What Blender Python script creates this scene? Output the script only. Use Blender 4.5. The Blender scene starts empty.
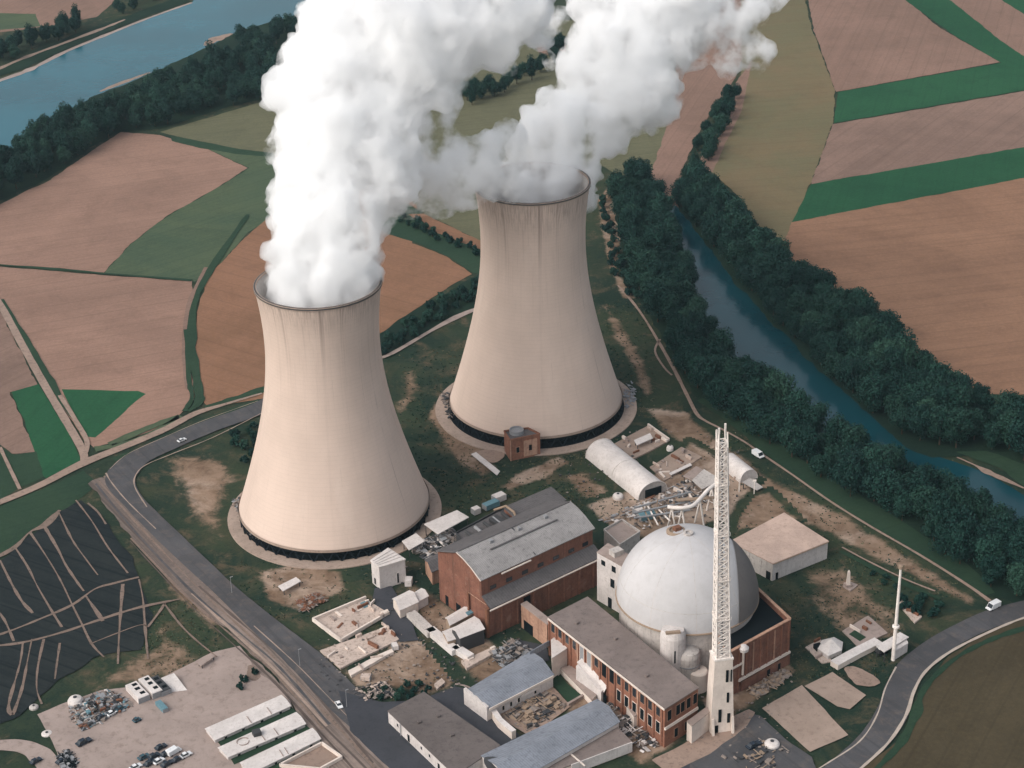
import bpy, bmesh, math, random
import numpy as np
from mathutils import Vector, Matrix, noise
random.seed(11); RS = np.random.RandomState(5)
C = bpy.data.collections.new("plant"); SC = bpy.context.scene; SC.collection.children.link(C)
rad = math.radians

# ------------------------------------------------------------------ camera
CAMH, FPX, PITCH, ROLL = 465.0, 1900.0, 27.0, -1.38
cd = bpy.data.cameras.new("camera"); cam = bpy.data.objects.new("camera", cd); SC.collection.objects.link(cam)
RM = Matrix.Rotation(rad(90 - PITCH), 3, 'X') @ Matrix.Rotation(rad(ROLL), 3, 'Z')
cam.matrix_world = Matrix.Translation((0, 0, CAMH)) @ RM.to_4x4()
cd.sensor_width = 36; cd.lens = FPX * 36 / 1024; cd.clip_start = 1; cd.clip_end = 20000
SC.camera = cam
def ray(px, py):
    return RM @ Vector(((px - 512) / FPX, -(py - 384) / FPX, -1))
def G(px, py, z=0.0):
    d = ray(px, py); t = (z - CAMH) / d.z
    return Vector((d.x * t, d.y * t, z))
def atY(px, py, Y):
    d = ray(px, py); t = Y / d.y
    return Vector((d.x * t, Y, CAMH + d.z * t))
RI = RM.transposed()
def proj(P):
    q = RI @ (Vector(P) - Vector((0, 0, CAMH)))
    return 512 + FPX * q.x / -q.z, 384 - FPX * q.y / -q.z
def mpp(P):                                    # metres per pixel at P
    q = RI @ (Vector(P) - Vector((0, 0, CAMH)))
    return -q.z / FPX
def hgt(bx, by, ty):                           # height of a point above ground pixel (bx,by) seen at row ty
    P = G(bx, by); lo, hi = 0.0, 400.0
    for _ in range(50):
        m = (lo + hi) / 2
        if proj((P.x, P.y, m))[1] > ty: lo = m
        else: hi = m
    return lo

# ------------------------------------------------------------------ materials
def lin(c):
    c = c / 255.0
    return c / 12.92 if c <= 0.04045 else ((c + 0.055) / 1.055) ** 2.4
def rgb(r, g, b, k=1.0):
    return (lin(r) * k, lin(g) * k, lin(b) * k, 1)
class NT:
    def __init__(s, name):
        s.m = bpy.data.materials.new(name); s.m.use_nodes = True; s.t = s.m.node_tree; s.n = s.t.nodes; s.l = s.t.links
        s.bsdf = s.n["Principled BSDF"]; s.out = s.n["Material Output"]
    def new(s, typ, **kw):
        n = s.n.new(typ)
        for k, v in kw.items():
            if hasattr(n, k) and not k.startswith("i_"): setattr(n, k, v)
            else: n.inputs[k[2:] if k.startswith("i_") else k].default_value = v
        return n
    def link(s, a, b): s.l.new(a, b)
    def coord(s, world=False, scale=(1, 1, 1), rot=(0, 0, 0)):
        mp = s.new('ShaderNodeMapping')
        if any(rot): mp.vector_type = 'TEXTURE'; scale = tuple(1 / v for v in scale)
        mp.inputs['Scale'].default_value = scale; mp.inputs['Rotation'].default_value = rot
        if world: s.link(s.new('ShaderNodeNewGeometry').outputs['Position'], mp.inputs[0])
        else: s.link(s.new('ShaderNodeTexCoord').outputs['Object'], mp.inputs[0])
        return mp.outputs[0]
    def noise(s, co, scale, detail=5, rough=.6, dist=0.0):
        n = s.new('ShaderNodeTexNoise'); n.inputs['Scale'].default_value = scale; n.inputs['Detail'].default_value = detail
        n.inputs['Roughness'].default_value = rough; n.inputs['Distortion'].default_value = dist
        s.link(co, n.inputs['Vector']); return n.outputs['Fac']
    def ramp(s, fac, a, b):
        n = s.new('ShaderNodeMapRange'); n.interpolation_type = 'SMOOTHSTEP'
        n.inputs[1].default_value = a; n.inputs[2].default_value = b; s.link(fac, n.inputs[0]); return n.outputs[0]
    def math(s, op, a, b=None):
        n = s.new('ShaderNodeMath', operation=op)
        for i, v in enumerate((a, b)):
            if v is None: continue
            if isinstance(v, (int, float)): n.inputs[i].default_value = v
            else: s.link(v, n.inputs[i])
        return n.outputs[0]
    def mix(s, fac, a, b, mode='MIX'):
        n = s.new('ShaderNodeMix', data_type='RGBA', blend_type=mode)
        if isinstance(fac, (int, float)): n.inputs[0].default_value = fac
        else: s.link(fac, n.inputs[0])
        for i, v in ((6, a), (7, b)):
            if isinstance(v, tuple): n.inputs[i].default_value = v
            else: s.link(v, n.inputs[i])
        return n.outputs[2]
    def bump(s, h, strength, dist=1.0):
        n = s.new('ShaderNodeBump'); n.inputs['Strength'].default_value = strength; n.inputs['Distance'].default_value = dist
        s.link(h, n.inputs['Height']); s.link(n.outputs[0], s.bsdf.inputs['Normal'])
    def done(s, col, rough=.85, spec=.25):
        if isinstance(col, tuple): s.bsdf.inputs['Base Color'].default_value = col
        else: s.link(col, s.bsdf.inputs['Base Color'])
        s.bsdf.inputs['Roughness'].default_value = rough
        s.bsdf.inputs['Specular IOR Level'].default_value = spec
        return s.m
def mul(c, k): return (c[0] * k, c[1] * k, c[2] * k, 1)

def weathered(name, c, dirt=None, amt=.5, scale=.25, streak=False, rough=.85, spec=.2, fine=.12, world=False):
    """a painted, concrete or metal surface: broad tone drift, grime patches, optional rain streaks"""
    t = NT(name); co = t.coord(world)
    dirt = dirt or mul(c, .45)
    n1 = t.noise(co, scale * .35, 4, .6); n2 = t.noise(co, scale * 2.2, 7, .7, .4); n3 = t.noise(co, scale * 9, 4, .6)
    col = t.mix(t.ramp(n1, .3, .7), mul(c, .88), mul(c, 1.08))
    col = t.mix(t.math('MULTIPLY', t.ramp(n2, .48, .72), amt), col, dirt)
    col = t.mix(t.math('MULTIPLY', t.ramp(n3, .45, .75), fine), col, mul(dirt, .7))
    if streak:
        co2 = t.coord(world, (1, 1, .06)); n4 = t.noise(co2, scale * 4, 5, .65)
        col = t.mix(t.math('MULTIPLY', t.ramp(n4, .52, .75), amt), col, dirt)
    return t.done(col, rough, spec)

def worn_road(name, c, dirt, *_, **__):
    """asphalt with patches, oil stains, dust at random and tyre-polished lanes"""
    t = NT(name); co = t.coord(True)
    n1 = t.noise(co, .03, 5, .65); n2 = t.noise(co, .18, 7, .75, .5); n3 = t.noise(co, 1.4, 5, .75); n4 = t.noise(t.coord(True, (.03, 1, 1), (0, 0, rad(GRAV))), .5, 5, .7)
    v = t.new('ShaderNodeTexVoronoi'); v.inputs['Scale'].default_value = .09; t.link(co, v.inputs['Vector'])
    sp = t.new('ShaderNodeSeparateColor'); t.link(v.outputs['Color'], sp.inputs[0])
    col = t.mix(t.ramp(n1, .35, .65), mul(c, .85), mul(c, 1.15))
    col = t.mix(t.math('MULTIPLY', t.math('GREATER_THAN', sp.outputs[0], .8), .3), col, mul(c, .7))
    col = t.mix(t.math('MULTIPLY', t.ramp(n2, .48, .72), .5), col, rgb(112, 100, 92))
    col = t.mix(t.math('MULTIPLY', t.ramp(n4, .48, .7), .4), col, mul(dirt, .8))
    col = t.mix(t.math('MULTIPLY', t.ramp(n3, .45, .8), .35), col, mul(dirt, .75))
    return t.done(col, .85, .2)

def brick(name, c, dark):
    t = NT(name); co = t.coord()
    n1 = t.noise(co, .12, 5, .65); n2 = t.noise(co, .8, 6, .7); n4 = t.noise(t.coord(False, (1, 1, .08)), .5, 5, .65)
    col = t.mix(t.ramp(n1, .3, .7), mul(c, .8), mul(c, 1.15))
    col = t.mix(t.math('MULTIPLY', t.ramp(n2, .43, .7), .6), col, dark)
    n5 = t.noise(co, .3, 6, .75, .6)
    col = t.mix(t.math('MULTIPLY', t.ramp(n5, .54, .7), .4), col, rgb(160, 132, 118))
    col = t.mix(t.math('MULTIPLY', t.ramp(n4, .48, .7), .6), col, mul(dark, .8))
    w = t.new('ShaderNodeTexWave', wave_type='BANDS', bands_direction='Z'); w.inputs['Scale'].default_value = 1.6; w.inputs['Distortion'].default_value = .3
    t.link(co, w.inputs['Vector'])
    col = t.mix(t.math('MULTIPLY', w.outputs['Fac'], .12), col, rgb(190, 160, 140))
    return t.done(col, .9, .15)

def roofing(name, c, dark, seam=0.0, rot=0.0):
    t = NT(name); co = t.coord()
    n1 = t.noise(co, .08, 5, .65); n2 = t.noise(co, .5, 7, .75, .6); n3 = t.noise(co, 2.5, 4, .7)
    col = t.mix(t.ramp(n1, .3, .7), mul(c, .82), mul(c, 1.12))
    col = t.mix(t.math('MULTIPLY', t.ramp(n2, .48, .7), .75), col, dark)
    col = t.mix(t.math('MULTIPLY', t.ramp(n3, .42, .75), .4), col, mul(c, 1.35))
    if seam:
        w = t.new('ShaderNodeTexWave', wave_type='BANDS', bands_direction='X'); w.inputs['Scale'].default_value = seam
        t.link(t.coord(False, (1, 1, 1), (0, 0, rad(rot))), w.inputs['Vector'])
        col = t.mix(t.math('MULTIPLY', t.ramp(w.outputs['Fac'], .75, 1.0), .35), col, mul(dark, .9))
    return t.done(col, .8, .25)

def soil(name, c, c2, dirn=0.0, furrow=.10, fscale=.12):
    """worked field: damp and dry patches, clods, drill lines and tractor lines along dirn"""
    t = NT(name); co = t.coord(True); r = (0, 0, rad(dirn) + .001)
    n1 = t.noise(co, .009, 7, .65, .8); n2 = t.noise(co, .045, 9, .74, .5); n3 = t.noise(co, .5, 6, .8); n6 = t.noise(co, .003, 4, .6)
    col = t.mix(t.ramp(n1, .36, .64), mul(c, .94), mul(c2, 1.04))
    col = t.mix(t.math('MULTIPLY', t.ramp(n6, .4, .62), .22), col, mul(c2, 1.25))
    col = t.mix(t.math('MULTIPLY', t.ramp(n2, .46, .72), .42), col, mul(c, .62))
    col = t.mix(t.math('MULTIPLY', t.ramp(n3, .42, .75), .42), col, mul(c, .66))
    col = t.mix(t.math('MULTIPLY', t.ramp(n3, .5, .28), .35), col, mul(c2, 1.35))
    n5 = t.noise(t.coord(True, (.02, 1, 1), r), .28, 5, .75); n7 = t.noise(t.coord(True, (.008, 1, 1), r), .07, 3, .6)
    col = t.mix(t.math('MULTIPLY', t.ramp(n5, .46, .72), furrow * 3.2), col, mul(c, .66))
    col = t.mix(t.math('MULTIPLY', t.ramp(n7, .52, .66), furrow * 1.6), col, mul(c2, 1.22))
    w = t.new('ShaderNodeTexWave', wave_type='BANDS', bands_direction='Y'); w.inputs['Scale'].default_value = .028; w.inputs['Distortion'].default_value = .6; w.inputs['Detail'].default_value = 2; w.inputs['Detail Scale'].default_value = .4
    t.link(t.coord(True, (1, 1, 1.0001), r), w.inputs['Vector'])
    col = t.mix(t.math('MULTIPLY', t.ramp(w.outputs['Fac'], .96, 1.0), furrow * 2.4), col, mul(c, .6))
    t.bump(n3, .4, .5)
    return t.done(col, .95, .1)

def ground_mat():
    t = NT("ground_grass"); co = t.coord(True)
    n1 = t.noise(co, .012, 6, .65, .6); n2 = t.noise(co, .07, 8, .72, .5); n3 = t.noise(co, .45, 6, .75); n0 = t.noise(co, .03, 6, .7, .4)
    n4 = t.noise(co, 1.1, 5, .8); n5 = t.noise(co, .022, 7, .75, 1.2)
    g1, g2, g3 = rgb(33, 49, 40), rgb(52, 62, 46), rgb(92, 80, 64)
    col = t.mix(t.ramp(n1, .4, .6), g1, g2)
    col = t.mix(t.math('MULTIPLY', t.ramp(n5, .5, .66), .7), col, rgb(66, 66, 50))
    col = t.mix(t.math('MULTIPLY', t.ramp(n2, .5, .67), .75), col, g3)
    col = t.mix(t.math('MULTIPLY', t.ramp(n3, .48, .7), .6), col, rgb(24, 39, 32))
    col = t.mix(t.math('MULTIPLY', t.ramp(n4, .5, .75), .5), col, rgb(78, 80, 60))
    at = t.new('ShaderNodeAttribute', attribute_name="dirt"); pl = t.new('ShaderNodeAttribute', attribute_name="pale")
    d1, d2, d3 = rgb(104, 84, 68), rgb(140, 118, 100), rgb(186, 166, 150)
    dc = t.mix(t.ramp(n2, .35, .65), d1, d2)
    dc = t.mix(t.math('MULTIPLY', t.ramp(t.math('ADD', n0, t.math('MULTIPLY', pl.outputs['Fac'], .35)), .55, .85), .8), dc, d3)
    dc = t.mix(t.math('MULTIPLY', t.ramp(n3, .5, .75), .5), dc, mul(d1, .55))
    wob = t.math('MULTIPLY', t.math('SUBTRACT', t.math('ADD', t.math('MULTIPLY', n2, .7), t.math('MULTIPLY', n3, .3)), .5), 1.4)
    f = t.ramp(t.math('ADD', at.outputs['Fac'], t.math('MULTIPLY', wob, t.ramp(at.outputs['Fac'], 0, .4))), .35, .7)
    col = t.mix(f, col, dc)
    t.bump(n3, .5, .6)
    return t.done(col, .95, .08)

def tower_mat():
    t = NT("tower_concrete")
    tc = t.new('ShaderNodeTexCoord'); sp = t.new('ShaderNodeSeparateXYZ'); t.link(tc.outputs['Object'], sp.inputs[0])
    an = t.math('MULTIPLY', t.math('ARCTAN2', sp.outputs['Y'], sp.outputs['X']), 40.0)
    def cyl(sz):
        cb = t.new('ShaderNodeCombineXYZ'); t.link(an, cb.inputs['X']); t.link(t.math('MULTIPLY', sp.outputs['Z'], sz), cb.inputs['Z']); return cb.outputs[0]
    c = rgb(204, 183, 169); d = rgb(164, 144, 132)
    n1 = t.noise(cyl(1), .03, 5, .6); n2 = t.noise(cyl(.035), .55, 6, .7); n3 = t.noise(cyl(1), .5, 6, .75); n4 = t.noise(cyl(.012), .16, 4, .7); n5 = t.noise(cyl(.08), 1.2, 4, .7)
    col = t.mix(t.ramp(n1, .3, .7), mul(c, .92), mul(c, 1.05))
    zt = t.ramp(sp.outputs['Z'], 55, 118)       # weathering grows under the rim
    st = t.math('MULTIPLY', t.ramp(n2, .52, .72), t.math('ADD', .08, t.math('MULTIPLY', zt, .55)))
    col = t.mix(st, col, d)
    st2 = t.math('MULTIPLY', t.ramp(n4, .56, .68), t.math('ADD', .06, t.math('MULTIPLY', t.ramp(sp.outputs['Z'], 80, 118), .5)))
    col = t.mix(st2, col, rgb(120, 104, 96))
    top = t.math('MULTIPLY', t.ramp(sp.outputs['Z'], 103, 120), t.ramp(n5, .4, .65))
    col = t.mix(t.math('MULTIPLY', top, .5), col, rgb(110, 98, 92))
    col = t.mix(t.math('MULTIPLY', t.ramp(n3, .5, .8), .2), col, d)
    w = t.new('ShaderNodeTexWave', wave_type='BANDS', bands_direction='Z'); w.inputs['Scale'].default_value = .16
    t.link(cyl(1), w.inputs['Vector'])
    col = t.mix(t.math('MULTIPLY', t.ramp(w.outputs['Fac'], .9, 1.0), .12), col, d)
    n8 = t.noise(cyl(.006), .42, 6, .78); n9 = t.noise(cyl(.3), .12, 6, .7)
    col = t.mix(t.math('MULTIPLY', t.math('MULTIPLY', t.ramp(n8, .58, .66), t.ramp(n9, .42, .62)), .6), col, rgb(116, 100, 90))
    n10 = t.noise(cyl(.5), .05, 7, .75)
    col = t.mix(t.math('MULTIPLY', t.ramp(n10, .52, .7), .22), col, rgb(222, 204, 190))
    return t.done(col, .85, .2)

def leaf_mat(name, c1, c2, c3):
    t = NT(name); oi = t.new('ShaderNodeObjectInfo')
    n = t.noise(t.coord(), .35, 4, .6)
    col = t.mix(oi.outputs['Random'], c1, c2)
    col = t.mix(t.ramp(oi.outputs['Random'], .72, .98), col, mul(c3, 1.25))
    col = t.mix(t.ramp(n, .4, .75), col, c3)
    m = t.done(col, .75, .15)
    return m
def water_mat(name, c, rough, bscale):
    t = NT(name); co = t.coord(True)
    n1 = t.noise(co, .01, 4, .6); n2 = t.noise(co, bscale, 4, .6)
    col = t.mix(t.ramp(n1, .35, .65), mul(c, .85), mul(c, 1.15))
    t.bump(n2, .15, .3)
    return t.done(col, rough, .27)
def volume_mat(name, col, dens, aniso=0.0):
    m = bpy.data.materials.new(name); m.use_nodes = True; n = m.node_tree.nodes; n.remove(n["Principled BSDF"])
    v = n.new('ShaderNodeVolumePrincipled'); v.inputs['Color'].default_value = col; v.inputs['Density'].default_value = dens; v.inputs['Anisotropy'].default_value = aniso
    m.node_tree.links.new(v.outputs[0], n["Material Output"].inputs['Volume']); return m
def steam_mat(name, dens, lo, hi, sc):
    """billowing vapour: turbulence carves the density inside the plume's hull"""
    m = bpy.data.materials.new(name); m.use_nodes = True; n = m.node_tree.nodes; l = m.node_tree.links; n.remove(n["Principled BSDF"])
    tc = n.new('ShaderNodeTexCoord'); nz = n.new('ShaderNodeTexNoise'); nz.inputs['Scale'].default_value = sc; nz.inputs['Detail'].default_value = 4; nz.inputs['Roughness'].default_value = .64
    mr = n.new('ShaderNodeMapRange'); mr.interpolation_type = 'SMOOTHSTEP'; mr.inputs[1].default_value = lo; mr.inputs[2].default_value = hi; mr.inputs[3].default_value = 0; mr.inputs[4].default_value = dens
    v = n.new('ShaderNodeVolumePrincipled'); v.inputs['Color'].default_value = (.9965, .9965, .997, 1)
    l.new(tc.outputs['Object'], nz.inputs['Vector']); l.new(nz.outputs['Fac'], mr.inputs[0]); l.new(mr.outputs[0], v.inputs['Density']); l.new(v.outputs[0], n["Material Output"].inputs['Volume'])
    m.cycles.volume_step_rate = .16
    return m
def plain(name, c, rough=.6, spec=.4, metal=0.0):
    t = NT(name); n = t.noise(t.coord(), 1.5, 5, .7)
    col = t.mix(t.math('MULTIPLY', t.ramp(n, .4, .75), .5), c, mul(c, .6)); t.bsdf.inputs['Metallic'].default_value = metal
    return t.done(col, rough, spec)

_g = G(391, 761) - G(109, 480); GRAV = math.degrees(math.atan2(_g.y, _g.x))
M = dict(
 ground=ground_mat(), tower=tower_mat(),
 inner=weathered("tower_lining", rgb(176, 170, 166), amt=.5, streak=True),
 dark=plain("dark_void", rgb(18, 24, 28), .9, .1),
 concrete=weathered("apron_concrete", rgb(164, 145, 132), rgb(102, 89, 79), .55, .3, world=True),
 pale=weathered("pale_slab", rgb(156, 140, 132), rgb(113, 98, 89), .6, .14, world=True),
 slab=weathered("tan_slab", rgb(156, 137, 124), rgb(111, 94, 83), .5, .2, world=True),
 ruin=weathered("broken_slab", rgb(190, 172, 160), rgb(96, 80, 70), .85, .35, world=True),
 white=weathered("white_render", rgb(201, 193, 189), rgb(139, 128, 119), .45, .4, streak=True),
 whiteroof=weathered("white_sheet_roof", rgb(210, 202, 197), rgb(159, 143, 135), .5, .35, fine=.2),
 cream=weathered("cream_render", rgb(216, 202, 191), rgb(168, 149, 135), .25, .4, streak=True),
 mast=weathered("mast_paint", rgb(232, 222, 214), rgb(150, 124, 110), .3, .8),
 dome=weathered("dome_paint", rgb(187, 184, 184), rgb(164, 158, 155), .25, .1, streak=True, fine=.06, rough=.6),
 sectorgrey=weathered("dome_sector_grey", rgb(112, 106, 103), rgb(92, 88, 86), .5, .12, streak=True),
 drum=weathered("drum_concrete", rgb(186, 178, 172), rgb(112, 104, 100), .6, .3, streak=True),
 brick=brick("red_brick", rgb(120, 78, 64), rgb(78, 50, 42)),
 brick2=brick("orange_brick", rgb(135, 89, 71), rgb(91, 62, 51)),
 brick3=brick("pale_brick", rgb(173, 136, 115), rgb(121, 89, 74)),
 rooflight=roofing("grey_roof", rgb(146, 142, 140), rgb(92, 88, 88), .35, 43),
 roofdark=roofing("dark_roof", rgb(96, 92, 92), rgb(62, 60, 62), .25, 43),
 rooftaupe=roofing("taupe_roof", rgb(122, 110, 105), rgb(87, 79, 77)),
 roofblue=roofing("blue_grey_roof", rgb(128, 132, 140), rgb(86, 90, 98), .3, 43),
 rooftan=roofing("tan_roof", rgb(182, 158, 144), rgb(150, 128, 116)),
 roofyard=roofing("felt_roof", rgb(98, 90, 87), rgb(70, 64, 64)),
 asphalt=worn_road("asphalt", rgb(78, 77, 79), rgb(56, 56, 58), .5, .12, fine=.25, world=True),
 asphalt2=weathered("dark_asphalt", rgb(63, 64, 69), rgb(46, 47, 52), .5, .12, fine=.25, world=True),
 kerb=weathered("kerb_stone", rgb(178, 164, 152), amt=.4, scale=.5, world=True),
 track=weathered("track_dirt", rgb(148, 127, 114), rgb(100, 84, 74), .75, .2, world=True),
 gravel=soil("verge_gravel", rgb(112, 100, 94), rgb(136, 121, 112), GRAV, .42),
 ridge=weathered("ridge_earth", rgb(126, 108, 97), rgb(66, 62, 58), .8, .3, fine=.3, world=True),
 rut=weathered("rut_mud", rgb(92, 80, 74), rgb(66, 58, 56), .5, .3, world=True),
 brown1=soil("brown_soil", rgb(137, 109, 95), rgb(146, 116, 101), 20),
 brown2=soil("ruddy_soil", rgb(126, 94, 73), rgb(135, 100, 79), -35),
 brown3=soil("grey_soil", rgb(122, 100, 89), rgb(132, 108, 96), 55),
 pinksoil=soil("pink_soil", rgb(128, 103, 90), rgb(135, 108, 95), 72),
 olive=soil("olive_crop", rgb(92, 92, 72), rgb(100, 98, 76), 15),
 tanfield=soil("dry_pasture", rgb(120, 104, 79), rgb(102, 98, 74), 8),
 umber=soil("umber_field", rgb(71, 63, 48), rgb(78, 69, 52), 60),
 brown4=soil("orange_soil", rgb(134, 102, 82), rgb(144, 110, 88), 12),
 green1=soil("green_crop", rgb(34, 76, 52), rgb(40, 82, 55), 74, .06),
 green2=soil("dark_green_crop", rgb(40, 61, 47), rgb(47, 66, 49), 30, .08),
 green3=soil("dull_green_crop", rgb(69, 85, 67), rgb(80, 90, 67), 40, .10),
 black=soil("dark_plot", rgb(31, 38, 41), rgb(42, 46, 46), -30, .3),
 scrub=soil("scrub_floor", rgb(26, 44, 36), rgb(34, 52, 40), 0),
 river=water_mat("river_water", (.006, .09, .122, 1), .14, .25),
 slow=water_mat("slow_water", (.005, .043, .056, 1), .16, .25),
 glass=plain("window_glass", rgb(40, 46, 52), .15, .6),
 columnshade=plain("shaded_concrete", rgb(26, 32, 38), .9, .1), darkmetal=plain("dark_metal", rgb(58, 58, 60), .6), rust=plain("rusty_metal", rgb(120, 82, 64), .8, .2),
 greymetal=plain("grey_metal", rgb(140, 140, 142), .5), wood=plain("weathered_wood", rgb(150, 130, 112), .85, .2),
 carwhite=plain("white_car_paint", rgb(225, 225, 225), .25, .5), cardark=plain("dark_car_paint", rgb(30, 40, 52), .25, .5), carblue=plain("teal_car_paint", rgb(50, 80, 90), .25, .5),
 tyre=plain("tyre_rubber", rgb(24, 24, 26), .9, .1), blue=plain("faded_blue_sheet", rgb(96, 130, 140), .7),
 bark=plain("tree_bark", rgb(70, 60, 50), .95, .1),
 leaf1=leaf_mat("leaf_dark", (0.0043, 0.0256, 0.0221, 1), (0.0074, 0.0342, 0.0273, 1), (0.0130, 0.0446, 0.0326, 1)),
 leaf2=leaf_mat("leaf_mid", (0.0062, 0.0314, 0.0242, 1), (0.0112, 0.0408, 0.0294, 1), (0.0198, 0.0541, 0.0368, 1)),
 steam=steam_mat("steam", .24, .37, .55, 1/15), wisp=steam_mat("thin_steam", .26, .43, .66, 1/13),
 debris=weathered("debris_mix", rgb(140, 128, 120), rgb(64, 58, 56), .9, 1.2, world=True),
)

# ------------------------------------------------------------------ mesh helpers
class MB:
    def __init__(s): s.v = []; s.f = []
    def add(s, vs, fs):
        o = len(s.v); s.v += [Vector(v) for v in vs]; s.f += [tuple(o + i for i in f) for f in fs]; return s
    def prism(s, top, zb):                       # walls down from a top outline (any heights) to zb, closed
        n = len(top); top = [Vector(p) for p in top]
        a = sum(top[i].x * top[(i + 1) % n].y - top[(i + 1) % n].x * top[i].y for i in range(n))
        if a < 0: top = top[::-1]
        vs = top + [Vector((p.x, p.y, zb)) for p in top]
        fs = [tuple(range(n)), tuple(range(2 * n - 1, n - 1, -1))] + [(i, i + n, (i + 1) % n + n, (i + 1) % n) for i in range(n)]
        return s.add(vs, fs)
    def box(s, c, sx, sy, sz, rz=0.0, z0=None):   # c = centre of the base
        c = Vector(c); R = Matrix.Rotation(rz, 3, 'Z')
        q = [c + R @ Vector((x * sx / 2, y * sy / 2, sz)) for x, y in ((-1, -1), (1, -1), (1, 1), (-1, 1))]
        return s.prism(q, c.z)
    def beam(s, a, b, w, h=None):                 # square bar from a to b
        a, b = Vector(a), Vector(b); d = (b - a).normalized(); h = h or w
        u = d.cross(Vector((0, 0, 1)));  u = Vector((1, 0, 0)) if u.length < 1e-3 else u.normalized(); k = u.cross(d)
        vs = [p + u * (i * w / 2) + k * (j * h / 2) for p in (a, b) for i, j in ((-1, -1), (1, -1), (1, 1), (-1, 1))]
        return s.add(vs, [(3, 2, 1, 0), (4, 5, 6, 7), (0, 1, 5, 4), (1, 2, 6, 5), (2, 3, 7, 6), (3, 0, 4, 7)])
    def tube(s, pts, r, n=8):
        pts = [Vector(p) for p in pts]; rr = r if isinstance(r, (list, tuple)) else [r] * len(pts); vs = []
        for i, p in enumerate(pts):
            d = (pts[min(i + 1, len(pts) - 1)] - pts[max(i - 1, 0)]).normalized()
            u = d.cross(Vector((0, 0, 1))); u = Vector((1, 0, 0)) if u.length < 1e-3 else u.normalized(); k = u.cross(d)
            vs += [p + (u * math.cos(a) + k * math.sin(a)) * rr[i] for a in (2 * math.pi * j / n for j in range(n))]
        fs = [(i * n + j, i * n + (j + 1) % n, (i + 1) * n + (j + 1) % n, (i + 1) * n + j) for i in range(len(pts) - 1) for j in range(n)]
        fs += [tuple(range(n - 1, -1, -1)), tuple((len(pts) - 1) * n + j for j in range(n))]
        return s.add(vs, fs)
    def lathe(s, c, prof, n=48, a0=0.0, a1=2 * math.pi):
        full = abs(a1 - a0 - 2 * math.pi) < 1e-6; m = n if full else n + 1; c = Vector(c)
        vs = [c + Vector((r * math.cos(a), r * math.sin(a), z)) for r, z in prof for a in (a0 + (a1 - a0) * j / n for j in range(m))]
        fs = [(i * m + j, i * m + (j + 1) % m, (i + 1) * m + (j + 1) % m, (i + 1) * m + j) for i in range(len(prof) - 1) for j in range(n)]
        return s.add(vs, fs)
    def sheet(s, pts):
        pts = [Vector(p) for p in pts]; n = len(pts)
        a = sum(pts[i].x * pts[(i + 1) % n].y - pts[(i + 1) % n].x * pts[i].y for i in range(n))
        return s.add(pts if a > 0 else pts[::-1], [tuple(range(n))])
BASE = {}
def obj(name, mb, mat, parent=None, base=None, smooth=False):
    if parent is not None: base = BASE[parent]
    if base is None:
        xs = mb.v; base = Vector((sum(v.x for v in xs) / len(xs), sum(v.y for v in xs) / len(xs), min(v.z for v in xs)))
    base = Vector(base); me = bpy.data.meshes.new(name)
    me.from_pydata([v - base for v in mb.v], [], mb.f); me.update()
    if smooth: me.polygons.foreach_set("use_smooth", [True] * len(me.polygons))
    me.materials.append(M[mat] if isinstance(mat, str) else mat)
    o = bpy.data.objects.new(name, me); C.objects.link(o); BASE[o] = base
    if parent is not None: o.parent = parent
    else: o.location = base
    return o
def tag(o, label=None, cat=None, group=None, kind=None):
    if label: o["label"] = label
    if cat: o["category"] = cat
    if group: o["group"] = group
    if kind: o["kind"] = kind
    return o
def thing(name, label, cat, base, group=None):
    o = bpy.data.objects.new(name, None); C.objects.link(o); o.location = base; o.empty_display_size = 1; BASE[o] = Vector(base)
    return tag(o, label, cat, group)
def copy_tree(o, parent=None):
    c = o.copy(); C.objects.link(c); c.parent = parent; BASE[c] = BASE[o]
    for ch in list(o.children): copy_tree(ch, c)
    return c
def catmull(pts, k=6, closed=False):
    out = []; n = len(pts); rng = range(n) if closed else range(n - 1)
    for i in rng:
        p = [Vector(pts[(i + j) % n] if closed else pts[min(max(i + j, 0), n - 1)]) for j in (-1, 0, 1, 2)]
        for q in range(k):
            t = q / k
            out.append(.5 * (2 * p[1] + (p[2] - p[0]) * t + (2 * p[0] - 5 * p[1] + 4 * p[2] - p[3]) * t * t + (3 * p[1] - p[0] - 3 * p[2] + p[3]) * t ** 3))
    if not closed: out.append(Vector(pts[-1]))
    return out
def rough_outline(pts, step=6.0, amp=.8, seed=0):
    out = []; n = len(pts)
    for i in range(n):
        a, b = Vector(pts[i]), Vector(pts[(i + 1) % n]); m = max(1, int((b - a).length / step))
        for q in range(m):
            p = a.lerp(b, q / m)
            w = noise.noise_vector(Vector((p.x * .07, p.y * .07, seed))) * amp + noise.noise_vector(Vector((p.x * .25, p.y * .25, seed + 9))) * amp * .5
            out.append(Vector((p.x + w.x, p.y + w.y, p.z)))
    return out
def flat(name, px, z, mat, smooth=False, amp=.8, kind="structure", label=None):
    pts = [G(x, y, z) for x, y in px]
    if smooth: pts = catmull(pts, 6, True)
    pts = rough_outline(pts, 3.5, amp * 1.3, len(px)) if amp else pts
    o = obj(name, MB().sheet(pts), mat); tag(o, label, None, None, kind); return o
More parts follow.
